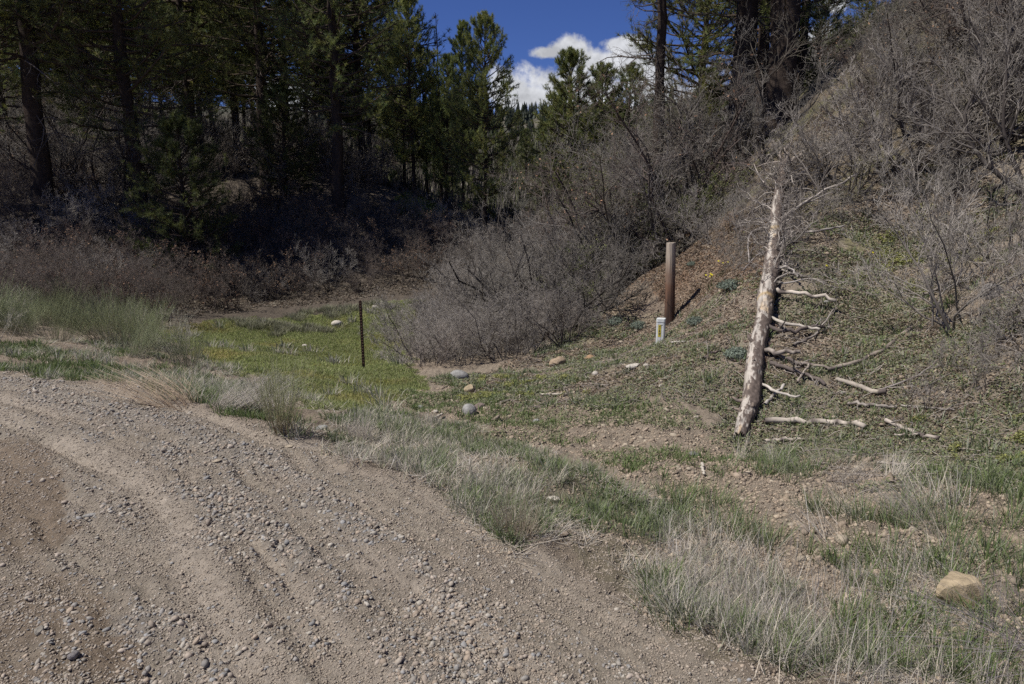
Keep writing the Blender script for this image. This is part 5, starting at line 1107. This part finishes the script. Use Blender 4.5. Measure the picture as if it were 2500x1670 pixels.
# loose sticks on the slope
sticks = [([(1866, 1040), (1930, 1037), (2000, 1040), (2060, 1042), (2111, 1057)], 13, 12, (.42, .37, .31), 'thickest pale broken branch lying flat right of the log foot', .25, 0, .05),
 ([(1866, 1086), (1920, 1080), (1980, 1080)], 8, 6, (.40, .35, .29), 'short pale branch just below the thickest one', .1, 0, .03), ([(2017, 914), (2090, 893), (2169, 859), (2224, 809)], 8, 9, (.26, .22, .18), 'long curved branch rising to the right across the open slope', .25, 0, .05),
 ([(1875, 868), (1944, 894), (2040, 910)], 8, 6, (.22, .185, .155), 'grey branch running from the log to the long curved one', .3, 3, .05), ([(1880, 896), (1940, 915), (2017, 946)], 10, 7, (.12, .10, .085), 'dark fallen branch right of the middle of the log', .7, 6, .05),
 ([(2040, 935), (2109, 956), (2160, 969)], 9, 10, (.33, .29, .24), 'mottled pale branch at the right end of the dark one', .3, 0, .04), ([(2160, 1038), (2200, 1052), (2242, 1075), (2288, 1084)], 8, 8, (.38, .33, .28), 'pale branch pointing to the lower right, right of the thickest one', .2, 4, .04),
 ([(2180, 1075), (2255, 1075)], 5, 4, (.38, .33, .28), 'thin pale stick crossing the lower right pale branch', .1, 0, .06), ([(2072, 992), (2130, 998), (2187, 1001)], 7, 6, (.26, .23, .2), 'grey stick half buried above the thickest branch', .3, 5, .03),
 ([(2251, 730), (2293, 712), (2348, 671)], 7, 4, (.17, .145, .125), 'dark forked stick below the half buried boulder', .4, 4, .05), ([(2141, 1139), (2200, 1143), (2270, 1147)], 6, 5, (.28, .25, .21), 'low weathered stick on the soil above the leaning grass clump', .3, 2, .03),
 ([(1640, 842), (1673, 838)], 4, 4, (.44, .41, .36), 'short white stick beside the pedestal', 0, 0, .02), ([(1719, 882), (1745, 868), (1774, 855)], 6, 4, (.16, .12, .10), 'brown stick left of the log on the bank', .3, 2, .03),
 ([(1322, 969), (1382, 966)], 6, 4, (.40, .36, .29), 'split pale wood piece on the bare bank', .1, 0, .02), ([(1058, 1027), (1080, 1018)], 6, 5, (.42, .38, .31), 'short pale stick beside the grey rounded rock', 0, 0, .02),
 ([(2015, 955), (1960, 905)], 0, 0, None, '', 0, 0, 0), ([(1866, 1003), (1893, 975), (1916, 951)], 7, 6, (.38, .35, .31), 'thin pale stick propped against the ground beside the log', .1, 0, .08),
 ([(1945, 950), (1975, 905)], 5, 4, (.28, .24, .2), 'upright thin stick by the dark fallen branch', .2, 0, .1), ([(1935, 855), (1990, 830), (2035, 765)], 6, 3, (.27, .24, .21), 'slender stick leaning behind the dark side branch', .2, 3, .05),
 ([(2130, 970), (2240, 930), (2300, 880)], 4, 3, (.25, .22, .2), 'thin twig crossing the open slope to the right', .2, 4, .04), ([(2200, 1000), (2330, 1010)], 4, 3, (.28, .25, .22), 'thin straight twig lying among low plants on the right', .2, 3, .03),
 ([(2015, 1185), (2050, 1183)], 5, 4, (.25, .2, .16), 'small brown stick on bare soil below the tufts', .2, 0, .02), ([(1713, 1140), (1719, 1165)], 7, 5, (.46, .42, .35), 'small bone white chip of wood on the soil', 0, 0, .02)]
for i, (px, w0, w1, c, lab, bk, tw_, lift) in enumerate(sticks):
    if c is None: continue
    path = []
    for u, v in px:
        g = at(u, v); path.append(g+np.array([0, 0, lift*.6+.015]))
    path = smoothpath(path, 14); s0 = w0/2/FPX*path[0][1]*1.25; s1 = w1/2/FPX*path[-1][1]*1.2; L0 = path[0].copy()
    me = stick_mesh(path-L0, s0, s1, c, 700+i, tw_, bk); o = obj('fallen_branch', me, loc=tuple(L0)); tag(o, lab, 'branch')
# twig litter over the slope
A = Acc(); P_ = sample_poly(slope_all, 2600, .3, 801, .7); r_ = np.random.default_rng(5); n = len(P_); a = r_.uniform(0, PI, n); L = r_.uniform(.05, .35, n)
pts = []
for q in range(4):
    f = q/3-.5; x = P_[:, 0]+np.cos(a)*L*f+r_.normal(0, .01, n); y = P_[:, 1]+np.sin(a)*L*f+r_.normal(0, .01, n); pts.append(np.stack([x, y, H(x, y)+r_.uniform(.005, .05, n)], 1))
A.add(*tubes(np.stack(pts, 1), np.tile(r_.uniform(.0018, .005, n)[:, None], (1, 4)), 4, np.array([.28, .245, .21])*r_.uniform(.45, 1.35, (n, 1)), 1)); tag(obj('twig_litter', A.mesh('twig_litter', M_wood)), 'fine dead twigs scattered over the slope', 'twigs', kind='stuff')
print('objects', len(bpy.data.objects))
